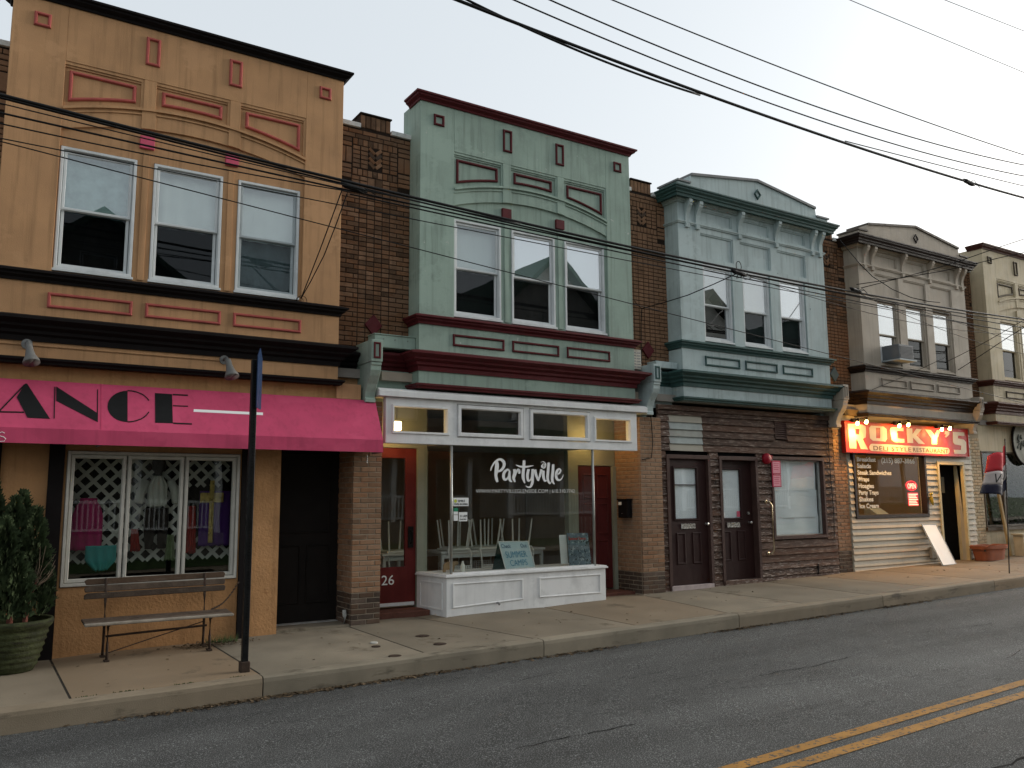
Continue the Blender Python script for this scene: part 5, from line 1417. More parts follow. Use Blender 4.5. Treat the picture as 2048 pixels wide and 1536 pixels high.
# stickers on the pane
def sticker(x0, x1, z0, z1, m, lab, y=10.4385):
    s_ = thing('sticker', lab, 'sticker', ((x0+x1)/2, y, z0))
    mb = MB(); mb.box(x0, x1, y, y+.0025, z0, z1); mb.build('sheet', m, s_)
    return s_
s_ = sticker(5.71, 5.955, 1.585, 1.70, PRINTW, 'white camera warning sticker with a yellow smiley on the shop glass')
mb = MB(); mb.tube([(5.745, 10.4382, 1.655), (5.745, 10.4365, 1.655)], .024, 16); mb.build('smiley', mat('sticker_yellow', (.50, .55, .08), .6), s_)
text('lettering', 'SMILE', 5.785, 1.64, .045, 10.437, PRINTK, s_, width=.11); text('lettering', "YOU'RE ON CAMERA", 5.725, 1.60, .035, 10.437, PRINTK, s_, width=.215)
s_ = sticker(5.715, 5.785, 1.47, 1.56, PRINTW, 'green and white sticker under the camera warning'); mb = MB(); mb.box(5.715, 5.785, 10.4365, 10.4384, 1.512, 1.56); mb.build('green_band', mat('sticker_green', (.03, .22, .12), .6), s_)
s_ = sticker(5.717, 5.785, 1.385, 1.463, PRINTW, 'small white sticker below the green one')
s_ = sticker(5.80, 5.935, 1.375, 1.50, PRINTW, 'white opening hours sticker with black lines'); text('lettering', '11 AM', 5.815, 1.43, .05, 10.437, PRINTK, s_, width=.105); text('lettering', 'PARTIES', 5.815, 1.395, .025, 10.437, PRINTK, s_, width=.1)
# toy bear, bottle, doily
toy = thing('toy_animal', 'tan wooden animal cut-out standing on the display floor', 'toy', (5.86, 10.75, .66))
mb = MB(); mb.prism([(5.72, .665), (5.76, .665), (5.77, .70), (5.84, .70), (5.85, .665), (5.89, .665), (5.91, .75), (5.96, .76), (5.965, .79), (5.93, .81), (5.87, .80), (5.78, .81), (5.73, .77)], 10.74, 10.77); mb.build('body', mat('tan_wood', (.30, .20, .11), .7, .15, 9), toy, bevel=.006)
mb = MB(); mb.lathe(6.02, 10.72, [(.030, .66), (.032, .67), (.032, .75), (.016, .78), (.014, .80), (.016, .81)], 14); tag(mb.build('bottle', CHP, None, smooth=True), 'small white bottle beside the wooden animal', 'bottle')
# mailbox
mx = thing('mailbox', 'black wall mailbox on the brick pier return', 'mailbox', (9.13, 10.84, 1.36))
mb = MB(); mb.prismx([(10.72, 1.36), (10.97, 1.36), (10.97, 1.66), (10.72, 1.66)], 9.085, 9.187); mb.build('case', BLACKP, mx, bevel=.012)
mb = MB(); mb.box(9.07, 9.19, 10.71, 10.98, 1.645, 1.672); mb.build('lid', BLACKP, mx, bevel=.005)
mb = MB(); mb.box(9.081, 9.0845, 10.87, 10.945, 1.57, 1.62); mb.build('name_card', PRINTW, mx)
mb = MB(); mb.box(9.078, 9.0845, 10.84, 10.87, 1.43, 1.437); mb.build('latch', CHROME, mx)

# ------------------------------------------------------------ brown front: papers, notices, bell
PAP = mat('bluish_paper', (.82, .88, .88), .85, .06, 2, bump=.15, bscale=6)
def paper(name, label, x0, x1, z0, z1, Y, seed, amp):
    mb = MB(); rr = random.Random(seed); n, m_ = 22, 16
    ph = [(rr.uniform(1, 5), rr.uniform(-3, 4), rr.uniform(0, 6), rr.uniform(.4, 1)) for _ in range(5)]
    for i in range(n+1):
        for j in range(m_+1):
            x = x0+(x1-x0)*i/n; z = z0+(z1-z0)*j/m_
            y = Y+amp*sum(math.sin(a*x*2.2+b*z*2.2+c)*w for a, b, c, w in ph)/3
            if j < 5: y += amp*.7*math.sin(x*8+z*14+seed)*(5-j)/5
            mb.v.append((x, y, z))
    for i in range(n):
        for j in range(m_):
            a = i*(m_+1)+j; mb.f.append([a, a+m_+1, a+m_+2, a+1])
    o = mb.build(name, PAP, None, smooth=True); tag(o, label, 'paper'); return o
paper('paper_sheet', 'top sheet of pale blue paper covering the shop window between brown boards', 12.45, 13.76, 1.80, 2.36, 10.685, 3, .009)
paper('paper_sheet', 'middle sheet of pale blue paper with a faint stain in the board shop window', 12.47, 13.78, 1.30, 1.815, 10.692, 8, .011)
paper('paper_sheet', 'crumpled bottom sheet of pale blue paper in the board shop window', 12.48, 13.79, .98, 1.32, 10.699, 5, .015)
mb = MB(); mb.box(13.60, 13.82, 10.74, 10.745, .98, 2.36); tag(mb.build('dark_gap_strip', BLACKG, None), 'black strip put in for the unlit gap beside the papered window edge', 'strip')  # shade in the uncovered gap, put in as a black strip
PN = mat('pink_paper', (.72, .30, .36), .7, .05, 6, bump=.05); PNE = mat('pink_paper_edge', (.48, .03, .08), .7)
for z0, z1, lab in ((2.10, 2.345, 'pink notice sheet taped at the top corner of the papered window'), (1.865, 2.095, 'pink notice sheet directly below the other pink notice')):
    p_ = thing('notice', lab, 'notice', (12.50, 10.55, z0))
    mb = MB(); mb.box(12.385, 12.625, 10.547, 10.551, z0, z1); mb.build('backing', PNE, p_)
    mb = MB(); mb.box(12.41, 12.605, 10.544, 10.546, z0+.015, z1-.02); mb.build('sheet', PN, p_)
    for k in range(4):
        mb = MB(); mb.box(12.43, 12.58-.02*(k % 2), 10.5428, 10.5438, z1-.06-k*.035, z1-.052-k*.035); mb.build('text_line', PNE, p_)
REDM = mat('red_enamel', (.30, .012, .025), .4, .1, 8)
al = thing('alarm_bell', 'red fire alarm bell beside the papered window', 'alarm', (12.28, 10.55, 2.3))
mb = MB(); mb.tube([(12.26, 10.58, 2.375), (12.26, 10.535, 2.375), (12.26, 10.505, 2.375), (12.26, 10.49, 2.375)], [.10, .10, .085, .03], 22); mb.build('gong', REDM, al, smooth=True)
mb = MB(); mb.box(12.33, 12.40, 10.53, 10.57, 2.33, 2.44); mb.build('box', REDM, al, bevel=.006)
mb = MB(); mb.tube([(12.345, 10.53, 2.355), (12.345, 10.50, 2.35)], .016, 10); mb.build('strobe', CHROME, al)

# ------------------------------------------------------------ deli: sign, lamps, neon, board
SRED = mat('sign_red', (.46, .028, .018), .5, .06, 4, streak=.1, spec=.2)
SIV = mat('sign_ivory', (.70, .58, .42), .5, .05, 4)
sgn = thing('shop_sign', 'long red deli sign with ivory letters lit from above', 'sign', (16.7, 10.5, 2.55))
YS = 10.50
c0, c1, c2, c3 = [onY(*p, YS) for p in ((1688.7, 841.5), (1934.8, 859.3), (1937.5, 914), (1691.4, 903.6))]
sx0, sx1, sz0, sz1 = (c0.x+c3.x)/2, (c1.x+c2.x)/2, (c2.z+c3.z)/2, (c0.z+c1.z)/2
mb = MB(); mb.box(sx0, sx1, YS, YS+.075, sz0, sz1); mb.build('board', SRED, sgn, bevel=.006)
mb = MB(); mb.rframe(sx0-.012, sx1+.012, sz0-.012, sz1+.012, .03, YS-.012, YS+.08, .2); mb.build('rim', mat('sign_rim', (.30, .016, .012), .5), sgn)
ks = 270/2048
def trs(p):
    q = onY(1680+p[0]*ks, 820+p[1]*ks, YS-.003); return (q.x, q.z)
RK = {
 'R': [[(118, 208), (330, 218), (388, 250), (395, 330), (388, 415), (345, 440), (425, 600), (315, 592), (262, 452), (243, 450), (250, 586), (146, 580)], [(228, 285), (292, 290), (292, 375), (236, 372)]],
 'O': [[(470, 238), (660, 250), (706, 290), (712, 440), (690, 478), (500, 466), (455, 430), (442, 275)], [(545, 268), (608, 272), (610, 430), (548, 428)]],
 'C': [[(800, 258), (962, 270), (964, 322), (868, 316), (860, 330), (872, 425), (885, 436), (975, 440), (978, 496), (830, 488), (785, 455), (756, 305), (765, 272)]],
 'K': [[(1010, 276), (1095, 280), (1100, 370), (1160, 284), (1238, 292), (1160, 385), (1285, 516), (1190, 510), (1105, 415), (1110, 502), (1022, 498)]],
 'Y': [[(1290, 296), (1375, 303), (1440, 385), (1465, 306), (1525, 314), (1470, 440), (1472, 522), (1388, 518), (1388, 430)]],
 'q': [[(1588, 318), (1660, 322), (1658, 370), (1610, 418), (1590, 405), (1612, 372), (1590, 368)]],
 'S': [[(1710, 332), (1885, 342), (1886, 392), (1790, 388), (1785, 430), (1880, 450), (1912, 490), (1918, 640), (1895, 668), (1735, 662), (1726, 602), (1835, 608), (1838, 540), (1740, 520), (1715, 490)]]}
for k, loops in RK.items():
    shape('letter', [[trs(p) for p in lp] for lp in loops], YS-.002, SIV, sgn)
pill = []
for i in range(9):
    a = math.pi/2+math.pi*i/8; pill.append((490+45*math.cos(a)*1.0, 567-55*math.sin(a)))
for i in range(9):
    a = -math.pi/2+math.pi*i/8; pill.append((1625+38*math.cos(a), 622-48*math.sin(a)))
shape('name_plate', [[trs(p) for p in pill]], YS-.002, SIV, sgn)
SBR = mat('sign_brown', (.12, .055, .02), .5)
a = trs((500, 600)); b = trs((1620, 655)); z_ = (a[1]+b[1])/2-.005
text('lettering', 'DELI STYLE', a[0], z_, .125, YS-.0055, SBR, sgn, width=trs((1028, 0))[0]-a[0], spacing=1.1)
text('lettering', 'RESTAURANT', trs((1100, 600))[0], z_, .125, YS-.0055, SBR, sgn, width=trs((1625, 0))[0]-trs((1100, 0))[0], spacing=1.1)
BULB = emit('lit_bulb', (1.0, .60, .14), 30)
for i, (pa, pb) in enumerate((((1716, 846), (1734, 843)), ((1800, 851), (1818, 849)), ((1885, 858), (1901, 856)))):
    Yb = 10.24
    A = onY(*pa, Yb); Bq = onY(*pb, Yb); cx_ = (A.x+Bq.x)/2; zc = (A.z+Bq.z)/2
    fl_ = thing('flood_lamp', ('lit twin-bulb flood lamp above the R of the deli sign', 'lit twin-bulb flood lamp above the K of the deli sign', 'lit twin-bulb flood lamp above the S of the deli sign')[i], 'lamp', (cx_, 10.3, zc), 'flood lamps over the deli sign')
    mb = MB(); mb.box(cx_-.05, cx_+.05, 10.40, 10.47, zc+.02, zc+.09); mb.tube([(cx_, 10.42, zc+.05), (cx_, 10.30, zc+.07)], .016, 8); mb.tube([(cx_, 10.47, zc+.06), (cx_, 10.60, zc+.04)], .014, 8); mb.build('bracket', BLACKP, fl_)
    for Pp in (A, Bq):
        mb = MB(); mb.tube([(cx_, 10.30, zc+.07), (Pp.x, Yb-.005, Pp.z+.075), (Pp.x, Yb+.0, Pp.z+.03)], [.014, .022, .034], 10); mb.build('socket', BLACKP, fl_)
        mb = MB(); mb.tube([(Pp.x, Yb+.002, Pp.z+.03), (Pp.x, Yb+.012, Pp.z-.005), (Pp.x, Yb+.025, Pp.z-.03), (Pp.x, Yb+.03, Pp.z-.04)], [.020, .029, .032, .015], 12); mb.build('bulb', BULB, fl_, smooth=True)
    L = bpy.data.lights.new('flood_light', 'SPOT'); L.energy = 42; L.color = (1.0, .50, .10); L.shadow_soft_size = .05; L.spot_size = R(135); L.spot_blend = .8
    o = bpy.data.objects.new('flood_light', L); COL.objects.link(o); o.location = (cx_, Yb+.035, zc-.07)
    o.rotation_euler = Vector((0, -.42, 1)).to_track_quat('Z', 'Y').to_euler(); attach(o, fl_)
    L = bpy.data.lights.new('bulb_glow', 'POINT'); L.energy = 9; L.color = (1.0, .50, .12); L.shadow_soft_size = .04
    o = bpy.data.objects.new('bulb_glow', L); COL.objects.link(o); o.location = (cx_, Yb-.06, zc-.08); attach(o, fl_)
# neon signs in the deli window
NEON = emit('red_neon', (1.0, .30, .20), 3); NEONL = emit('red_led', (.9, .02, .035), .8)
ne = thing('open_sign', 'oval red lit OPEN sign inside the deli window', 'sign', (16.8, 10.68, 1.8))
ox, oz = onY(1823, 971.5, 10.68).x, onY(1823, 971.5, 10.68).z
mb = MB(); mb.tube([(ox, 10.70, oz), (ox, 10.69, oz)], .2, 28); mb.v = [(ox+(v[0]-ox), v[1], oz+(v[2]-oz)*.55) for v in mb.v]; mb.build('back_plate', emit('neon_back', (.35, .006, .008), .6), ne)
mb = MB(); mb.tube([(ox+.19*math.cos(a), 10.68, oz+.10*math.sin(a)) for a in [6.2832*i/32 for i in range(33)]], .008, 6, False); mb.build('ring', NEONL, ne)
text('lettering', 'OPEN', ox-.145, oz-.058, .155, 10.68, NEON, ne, width=.29)
hz_ = thing('hours_sign', 'red lit hours board hanging below the OPEN sign', 'sign', (16.85, 10.68, 1.45))
mb = MB(); hx0, hx1 = onY(1816, 990, 10.69).x, onY(1836, 990, 10.69).x; hz0, hz1 = onY(1826, 1012, 10.69).z, onY(1826, 985, 10.69).z
mb.box(hx0, hx1, 10.69, 10.70, hz0, hz1); mb.build('back_plate', emit('dim_red_led', (.55, .012, .02), .8), hz_)
for k in range(7):
    mb = MB(); z = hz0+.02+(hz1-hz0-.03)*k/7; mb.box(hx0+.015, hx1-.02-.03*(k % 3), 10.684, 10.6885, z, z+.018); mb.build('led_row', NEON, hz_)
mb = MB(); mb.tube([(ox-.1, 10.69, oz-.1), (hx0+.02, 10.69, hz1)], .004, 5); mb.build('cable', RUBBER, hz_)
# register
cr_ = thing('cash_register', 'grey cash register on the deli counter', 'register', (15.6, 11.05, 1.22))
rx = onY(1754, 1018, 11.05).x
mb = MB(); mb.prismx([(10.9, 1.22), (11.22, 1.22), (11.22, 1.42), (11.1, 1.44), (10.9, 1.31)], rx-.2, rx+.2); mb.build('body', mat('grey_plastic', (.34, .35, .31), .5), cr_, bevel=.008)
mb = MB(); mb.box(rx-.22, rx+.22, 10.88, 11.22, 1.222, 1.275); mb.build('drawer', mat('dark_plastic', (.05, .05, .05), .5), cr_)
# unseen ceiling lamp, added to warm and brighten the deli interior
dl_ = thing('unseen_ceiling_lamp', 'unseen round ceiling lamp added to light the deli interior', 'lamp', (16.0, 12.2, 3.1))
mb = MB(); mb.lathe(16.0, 12.2, [(.02, 3.10), (.14, 3.12), (.17, 3.2), (.17, 3.29)], 18); mb.build('lamp_shade', emit('deli_lamp', (1, .75, .4), 4), dl_, smooth=True)
L = bpy.data.lights.new('deli_light', 'POINT'); L.energy = 60; L.color = (1, .72, .36); L.shadow_soft_size = .15
o = bpy.data.objects.new('deli_light', L); COL.objects.link(o); o.location = (16.0, 12.2, 2.95); attach(o, dl_)
# banana-yellow wall hook shape
mb = MB(); bx_, bz_ = onY(1864, 998, 10.56).x, onY(1864, 998, 10.56).z
mb.tube([(bx_+.04, 10.565, bz_+.13), (bx_-.03, 10.555, bz_+.10), (bx_-.05, 10.55, bz_+.03), (bx_-.02, 10.55, bz_-.06), (bx_+.02, 10.555, bz_-.13)], [.014, .034, .04, .034, .012], 10)
tag(mb.build('banana_ornament', mat('banana_yellow', (.50, .36, .05), .5, .12, 9), None, smooth=True), 'yellow banana ornament on the siding by the deli door', 'ornament')
wb = thing('leaning_board', 'plain white board leaning against the deli siding by the door', 'board', (17.3, 10.3, .3))
bq = [Vector((17.02, 10.20, gz(17.0, 10.2)+.004)), Vector((17.50, 10.20, gz(17.5, 10.2)+.004)), onY(1872, 1049, 10.55), onY(1843.5, 1049, 10.55)]
quadboard('panel', mat('bright_white_board', (.80, .79, .76), .45, .03, 4, bump=0), bq, .02, wb)
mb = MB()
for a, b in zip(bq, bq[1:]+bq[:1]): mb.tube([a, b], .008, 6)
mb.build('rim', STEEL, wb)

# ------------------------------------------------------------ cream shop: flag, tub, round sign, plants, bench
fx, fy = 16.48, 8.60
fg = thing('flag', 'red white and blue OPEN flag on a thin pole at the curb', 'flag', (fx, fy, gz(fx, fy)))
ptop = onPlane(2010, 881, Vector((0, fy, 0)), Vector((0, 1, 0)))
pb_ = Vector((fx, fy, gz(fx, fy)-.01))
mb = MB(); mb.tube([pb_, ptop], .011, 8); mb.build('pole', mat('dark_pole', (.03, .025, .02), .5), fg)
mb = MB(); mb.tube([ptop, ptop+Vector((0, 0, .04))], [.016, .004], 8); mb.build('finial', BLACKP, fg)
def fpix(x, y): return onPlane(1930+x*.2149, 820+y*.2149, Vector((0, fy, 0)), Vector((0, 1, 0)))
TopE = [(375, 325), (330, 390), (280, 400), (200, 420), (150, 450)]
BotE = [(392, 740), (345, 790), (285, 800), (190, 770), (95, 790)]
tops = [fpix(*p) for p in TopE]; bots = [fpix(*p) for p in BotE]
FR, FW, FB = mat('flag_red', (.55, .04, .05), .8, .1, 6), mat('flag_white', (.52, .46, .43), .8, .08, 6), mat('flag_blue', (.014, .014, .032), .8, .1, 6)
def fl(u, v):
    k = min(3, int(u*4)); t = u*4-k
    a = tops[k]*(1-t)+tops[k+1]*t; b = bots[k]*(1-t)+bots[k+1]*t
    p = a*v+b*(1-v); p.y += .07*math.sin(u*9+v*1.5)*u**.5-.10*u
    return p
def fband(v0, v1, m, name):
    mb = MB(); n, q = 24, 5
    for i in range(n+1):
        for j in range(q+1): mb.v.append(tuple(fl(i/n, v0+(v1-v0)*j/q+(.02*math.sin(i*.6)))))
    for i in range(n):
        for j in range(q):
            a = i*(q+1)+j; mb.f.append([a, a+q+1, a+q+2, a+1])
    o = mb.build(name, m, fg, smooth=True); md = o.modifiers.new('t', 'SOLIDIFY'); md.thickness = .003
fband(.56, 1.0, FR, 'red_stripe'); fband(.24, .56, FW, 'white_stripe'); fband(0, .24, FB, 'blue_stripe')
o = text('lettering', 'OPEN', 0, 0, 1, 0, PRINTK, None)
xs = [q.co.x for q in o.data.vertices]; zq = [q.co.z for q in o.data.vertices]
for q in o.data.vertices:
    u = .06+.55*(q.co.x-min(xs))/(max(xs)-min(xs)); v = .29+.22*(q.co.z-min(zq))/(max(zq)-min(zq))
    p = fl(u, v); q.co = (p.x, p.y-.006-(.001 if q.co.y < 0 else 0), p.z)
attach(o, fg)
TER = mat('terracotta', (.30, .095, .045), .8, .15, 6, bump=.3)
tx, ty = 18.95, 10.28; tg = gz(tx, ty)
tb = thing('planter_tub', 'long terracotta planter tub with a chipped rim outside the cream shop', 'planter', (tx, ty, tg))
mb = MB()
def tubring(sx_, sy_, z): return [(tx+sx_*(abs(math.cos(a))**.45)*(1 if math.cos(a) >= 0 else -1), ty+sy_*(abs(math.sin(a))**.45)*(1 if math.sin(a) >= 0 else -1), z) for a in [6.2832*i/32 for i in range(32)]]
rings = [tubring(.40, .15, tg-.004), tubring(.46, .18, tg+.24), tubring(.50, .21, tg+.245), tubring(.51, .215, tg+.315), tubring(.46, .175, tg+.315), tubring(.44, .165, tg+.22)]
for r_ in rings: mb.v += r_
for k in range(len(rings)-1):
    for i in range(32): mb.f.append([k*32+i, k*32+(i+1) % 32, (k+1)*32+(i+1) % 32, (k+1)*32+i])
mb.f.append(list(range(31, -1, -1))); mb.f.append([5*32+i for i in range(32)])
mb.v = [(x, y, z+(.012*math.sin(x*23) if z > tg+.3 else 0)) for x, y, z in mb.v]
mb.build('body', TER, tb, smooth=False)
mb = MB(); mb.box(tx-.43, tx+.43, ty-.15, ty+.15, tg+.20, tg+.235); mb.build('soil', EARTH, tb)
rs = thing('round_sign', 'round framed sign with a dark plant motif on the cream shop wall', 'sign', (21.35, 10.6, 2.5))
rc = Vector((21.42, 10.56, 2.95))
mb = MB(); mb.tube([(rc.x, 10.615, rc.z), (rc.x, 10.565, rc.z)], .52, 40); mb.build('disc', mat('sign_disc', (.30, .29, .24), .7, .3, 5), rs)
mb = MB(); mb.tube([(rc.x+.53*math.cos(a), 10.57, rc.z+.53*math.sin(a)) for a in [6.2832*i/40 for i in range(41)]], .03, 8, False); mb.build('rim', BLACKP, rs)
mb = MB()
rr = random.Random(5)
for i in range(26):
    a = rr.uniform(0, 6.28); d_ = rr.uniform(.05, .2); c = (rc.x-.2+math.cos(a)*d_, rc.z-.02+math.sin(a)*d_*.8); s_ = rr.uniform(.03, .07)
    mb.prism([(c[0]+s_*math.cos(a), c[1]+s_*math.sin(a)), (c[0]-s_*.4*math.sin(a), c[1]+s_*.4*math.cos(a)), (c[0]-s_*math.cos(a), c[1]-s_*math.sin(a)), (c[0]+s_*.4*math.sin(a), c[1]-s_*.4*math.cos(a))], 10.556-.0004*i, 10.5646)
mb.build('motif', mat('motif_dark', (.02, .03, .022), .7), rs)
mb = MB(); rr = random.Random(9)
for i in range(520):
    p = Vector((rr.uniform(19.7, 23.2), rr.uniform(10.85, 11.5), rr.uniform(1.0, 2.6)))
    d_ = Vector((rr.uniform(-1, 1), rr.uniform(-1, 1), rr.uniform(-.6, 1))).normalized(); L_ = rr.uniform(.05, .16); w = d_.cross(Vector((rr.random(), rr.random(), rr.random()))).normalized()*L_*.3
    mb.face([p, p+d_*L_*.5+w, p+d_*L_, p+d_*L_*.5-w])
o = mb.build('window_greenery', mat('window_leaf', (.05, .07, .03), .7, .5, 6), None); o['kind'] = 'stuff'; o['label'] = 'leafy plants and dried stems filling the cream shop window'; o['category'] = 'plants'
wl = thing('wood_post', 'bare wooden post leaning in front of the cream shop window', 'post', (20.0, 10.5, .4))
mb = MB(); mb.bar((20.25, 10.50, gz(20.2, 10.5)), (19.98, 10.54, 1.95), .075, .05); mb.build('timber', mat('yellow_timber', (.40, .28, .13), .7, .15, 6), wl, bevel=.004)
cb = thing('low_bench', 'plain cream timber bench under the cream shop window', 'bench', (20.9, 10.4, .35))
mb = MB(); mb.box(20.35, 21.6, 10.25, 10.52, .78, .82); mb.build('seat', MATS['cream_stucco'], cb, bevel=.005)
for x in (20.42, 21.5):
    mb = MB(); mb.box(x, x+.05, 10.28, 10.50, gz(x, 10.4)-.005, .78); mb.build('leg', MATS['cream_stucco'], cb)
# window air conditioner
ac = thing('air_conditioner', 'grey window air conditioner in the first taupe bay window', 'air conditioner', (16.1, 10.3, 4.45))
mb = MB(); mb.box(15.80, 16.30, 10.06, 10.48, 4.46, 4.76); mb.build('case', mat('ac_grey', (.13, .14, .15), .5, .1, 8), ac, bevel=.01)
for k in range(9):
    mb = MB(); mb.box(15.83, 16.27, 10.052, 10.059, 4.485+k*.028, 4.499+k*.028); mb.build('fin', mat('ac_dark', (.10, .105, .11), .5), ac)
mb = MB(); mb.box(15.71, 15.80, 10.44, 10.46, 4.42, 4.78); mb.box(16.30, 16.38, 10.44, 10.46, 4.42, 4.78); mb.build('side_panel', WHITE, ac)
mb = MB(); mb.box(15.76, 16.34, 10.02, 10.45, 4.425, 4.455); mb.build('shelf', GREYV, ac)
# ------------------------------------------------------------ overhead cables
YW = 8.7
def spline(pts, step=.35):
    P = [Vector(p) for p in pts]; out = []
    for i in range(len(P)-1):
        a, b, c, d = P[max(i-1, 0)], P[i], P[i+1], P[min(i+2, len(P)-1)]
        n = max(2, int((c-b).length/step))
        for k in range(n):
            t = k/n; out.append(.5*((2*b)+(c-a)*t+(2*a-5*b+4*c-d)*t*t+(3*b-a-3*c+d)*t**3))
    out.append(P[-1]); return out
def sagline(pix, Y, ext=(0, 0)):
    """least-squares parabola through picture points on the vertical plane Y, carried on past the frame"""
    P = [onY(*p, Y) for p in pix]
    n = len(P); xs = [p.x for p in P]; m = sum(xs)/n
    S = [[sum((x-m)**(i+j) for x in xs) for j in range(3)] for i in range(3)]; T = [sum((p.x-m)**i*p.z for p in P) for i in range(3)]
    deg = 3 if n > 2 else 2
    A = [r[:deg]+[t] for r, t in zip(S[:deg], T)]
    for i in range(deg):
        pv = A[i][i]; A[i] = [v/pv for v in A[i]]
        for j in range(deg):
            if j != i: A[j] = [a-A[j][i]*b for a, b in zip(A[j], A[i])]
    c = [A[i][deg] for i in range(deg)]+[0]*(3-deg)
    x0, x1 = min(xs)-ext[0], max(xs)+ext[1]
    return [Vector((x, Y, c[0]+c[1]*(x-m)+c[2]*(x-m)**2)) for x in [x0+(x1-x0)*i/60 for i in range(61)]]
def cable(pts, r, label, group=None):
    mb = MB(); mb.tube(pts, r, 6); o = mb.build('cable', RUBBER, None, smooth=True); tag(o, label, 'cable', group); return o
GB = 'telephone cables across the facades'; GU = 'power lines above the roofs'
bundle = [(0, 187), (260, 252), (700, 370), (1000, 437), (1300, 505), (1480, 539), (1700, 578), (2048, 640)]
LB = 'thick black telephone cable strung across the bay windows'
def shift(pix, d): return [(x, y+d) for x, y in pix]
b1 = sagline(bundle, YW, (4, 6)); cable(b1, .017, LB, GB)
cable(sagline(shift(bundle, 6), YW+.04, (4, 6)), .011, 'telephone cable lashed just under the thick one', GB)
cable(sagline([(0, 228), (350, 306), (700, 378), (1000, 441), (1300, 512), (1480, 549), (1700, 592), (2048, 655)], YW+.05, (4, 6)), .010, 'second telephone cable a hand below the thick one', GB)
cable(sagline([(0, 207), (350, 290), (700, 374), (1040, 447)], YW-.03, (4, 0)), .006, 'thin wire between the two telephone cables over the orange house', GB)
cable(sagline([(0, 247), (350, 320), (700, 383)], YW, (4, 0)), .007, 'thin wire under the second telephone cable over the orange house', GB)
cable(sagline([(0, 273), (350, 352), (700, 410), (1300, 530), (2048, 668)], YW+.25, (4, 6)), .006, 'thin service wire crossing the window heads', GB)
cable(sagline([(0, 284), (400, 385), (700, 462), (1300, 617), (1670, 712), (2048, 806)], YW+.25, (4, 5)), .006, 'lowest thin service wire sloping down over all the bays', GB)
cable(sagline([(700, 392), (1000, 447), (1300, 519), (1480, 556), (1700, 600), (2048, 668)], YW+.02, (0, 6)), .009, 'telephone cable joining at the splice by the brick strip', GB)
up = [[(925, 0), (1160, 98), (1400, 190), (1700, 285), (1940, 364), (2048, 397)], [(935, 0), (1160, 103), (1400, 190)], [(1028, 0), (1500, 192), (2048, 352)], [(1100, 0), (1500, 165), (2048, 330)], [(1225, 0), (1600, 150), (2048, 310)]]
LU = ['thick power cable against the sky, lowest of the upper lines', 'power cable twisted close under the thick one', 'power line just above the thick power cable', 'power line second above the thick power cable', 'highest of the close power lines above the roofs']
for i, (p, r) in enumerate(zip(up, (.022, .016, .011, .011, .010))):
    cable(sagline(p, YW, (10 if i != 1 else 10, 8 if i != 1 else 0)), r, LU[i], GU)
cable(sagline([(1700, 0), (2000, 125)], YW-.6, (9, 7)), .006, 'faint thin wire high over the deli', GU); cable(sagline([(1890, 0), (2048, 62)], YW-.6, (9, 7)), .006, 'highest faint wire over the cream house', GU)
# branch that leaves the thick line
cable(sagline([(1690, 282), (1830, 318), (2048, 372)], YW+.02, (0, 7)), .009, 'power cable branching from the thick line above the deli', GU)
# splices and connectors
def splice(px, py, label, Y=YW, s_=1.0, sp_=0):
    c = onY(px, py, Y); t = thing('cable_splice', label, 'splice', c)
    mb = MB(); mb.tube([c+Vector((-.16, 0, .02))*s_, c+Vector((-.10, 0, 0))*s_, c+Vector((.10, 0, -.02))*s_, c+Vector((.16, 0, -.03))*s_], [.012, .035*s_, .035*s_, .012], 8); mb.build('sleeve', RUBBER, t)
    rr = random.Random(int(px)); mb = MB()
    for k in range(5):
        p = c+Vector((rr.uniform(-.12, .12), 0, 0)); mb.tube(spline([p, p+Vector((rr.uniform(-.1, .1), rr.uniform(-.05, .05), rr.uniform(-.10, .08)))*s_, p+Vector((rr.uniform(.1, .25), 0, rr.uniform(-.06, .04)))*s_], .05), .006, 5)
    mb.build('pigtail', RUBBER, t)
    return c
s1 = splice(708, 374, 'black splice on the telephone cables in front of the brick strip')
s2 = splice(1478, 545, 'black splice loop on the telephone cables in front of the pale blue windows')
s3 = splice(1938, 364, 'tangled splice on the thick power cable over the cream house', s_=1.2)
s4 = splice(1712, 580, 'splice where service wires leave for the deli house')
mb = MB(); c = s2+Vector((.0, 0, .04)); mb.tube([c+Vector((.055*math.cos(a)*1.0, 0, .06+.075*math.sin(a))) for a in [-.6+i*(4.3/14) for i in range(15)]], .006, 6); tag(mb.build('cable', RUBBER, None), 'small raised cable loop on the splice by the pale blue windows', 'cable')
# drop wires
anc1 = onY(602, 597, 10.37)
cable(spline([onY(684, 380, YW), (onY(684, 380, YW)+anc1)/2+Vector((0, 0, -.02)), anc1]), .007, 'service drop from the splice to the orange bay sill', 'service drops')
cable(spline([onY(694, 388, YW), (onY(694, 388, YW)+anc1)/2+Vector((.02, 0, -.07)), anc1]), .007, 'second service drop to the orange bay sill', 'service drops')
mb = MB()
for k in range(2):
    c = anc1+Vector((.03*k-.02, .0, -.03)); mb.tube([c+Vector(((.045+.02*k)*math.cos(a), -.01, (.045+.02*k)*math.sin(a))) for a in [6.2832*i/18 for i in range(19)]], .004, 5, False)
mb.tube(spline([anc1+Vector((.06, .01, -.07)), anc1+Vector((.25, .02, -.10)), Vector((3.95, 10.385, 4.19))], .1), .004, 5)
tag(mb.build('wire_coil', RUBBER, None), 'loose coil of wire at the corner of the orange bay window', 'wire')
anc2 = onY(1284, 617, 10.70)
cable(spline([s2, (s2+anc2)/2+Vector((0, 0, -.06)), anc2]), .008, 'service drop from the cable splice to the brick strip beside the green bay', 'service drops')
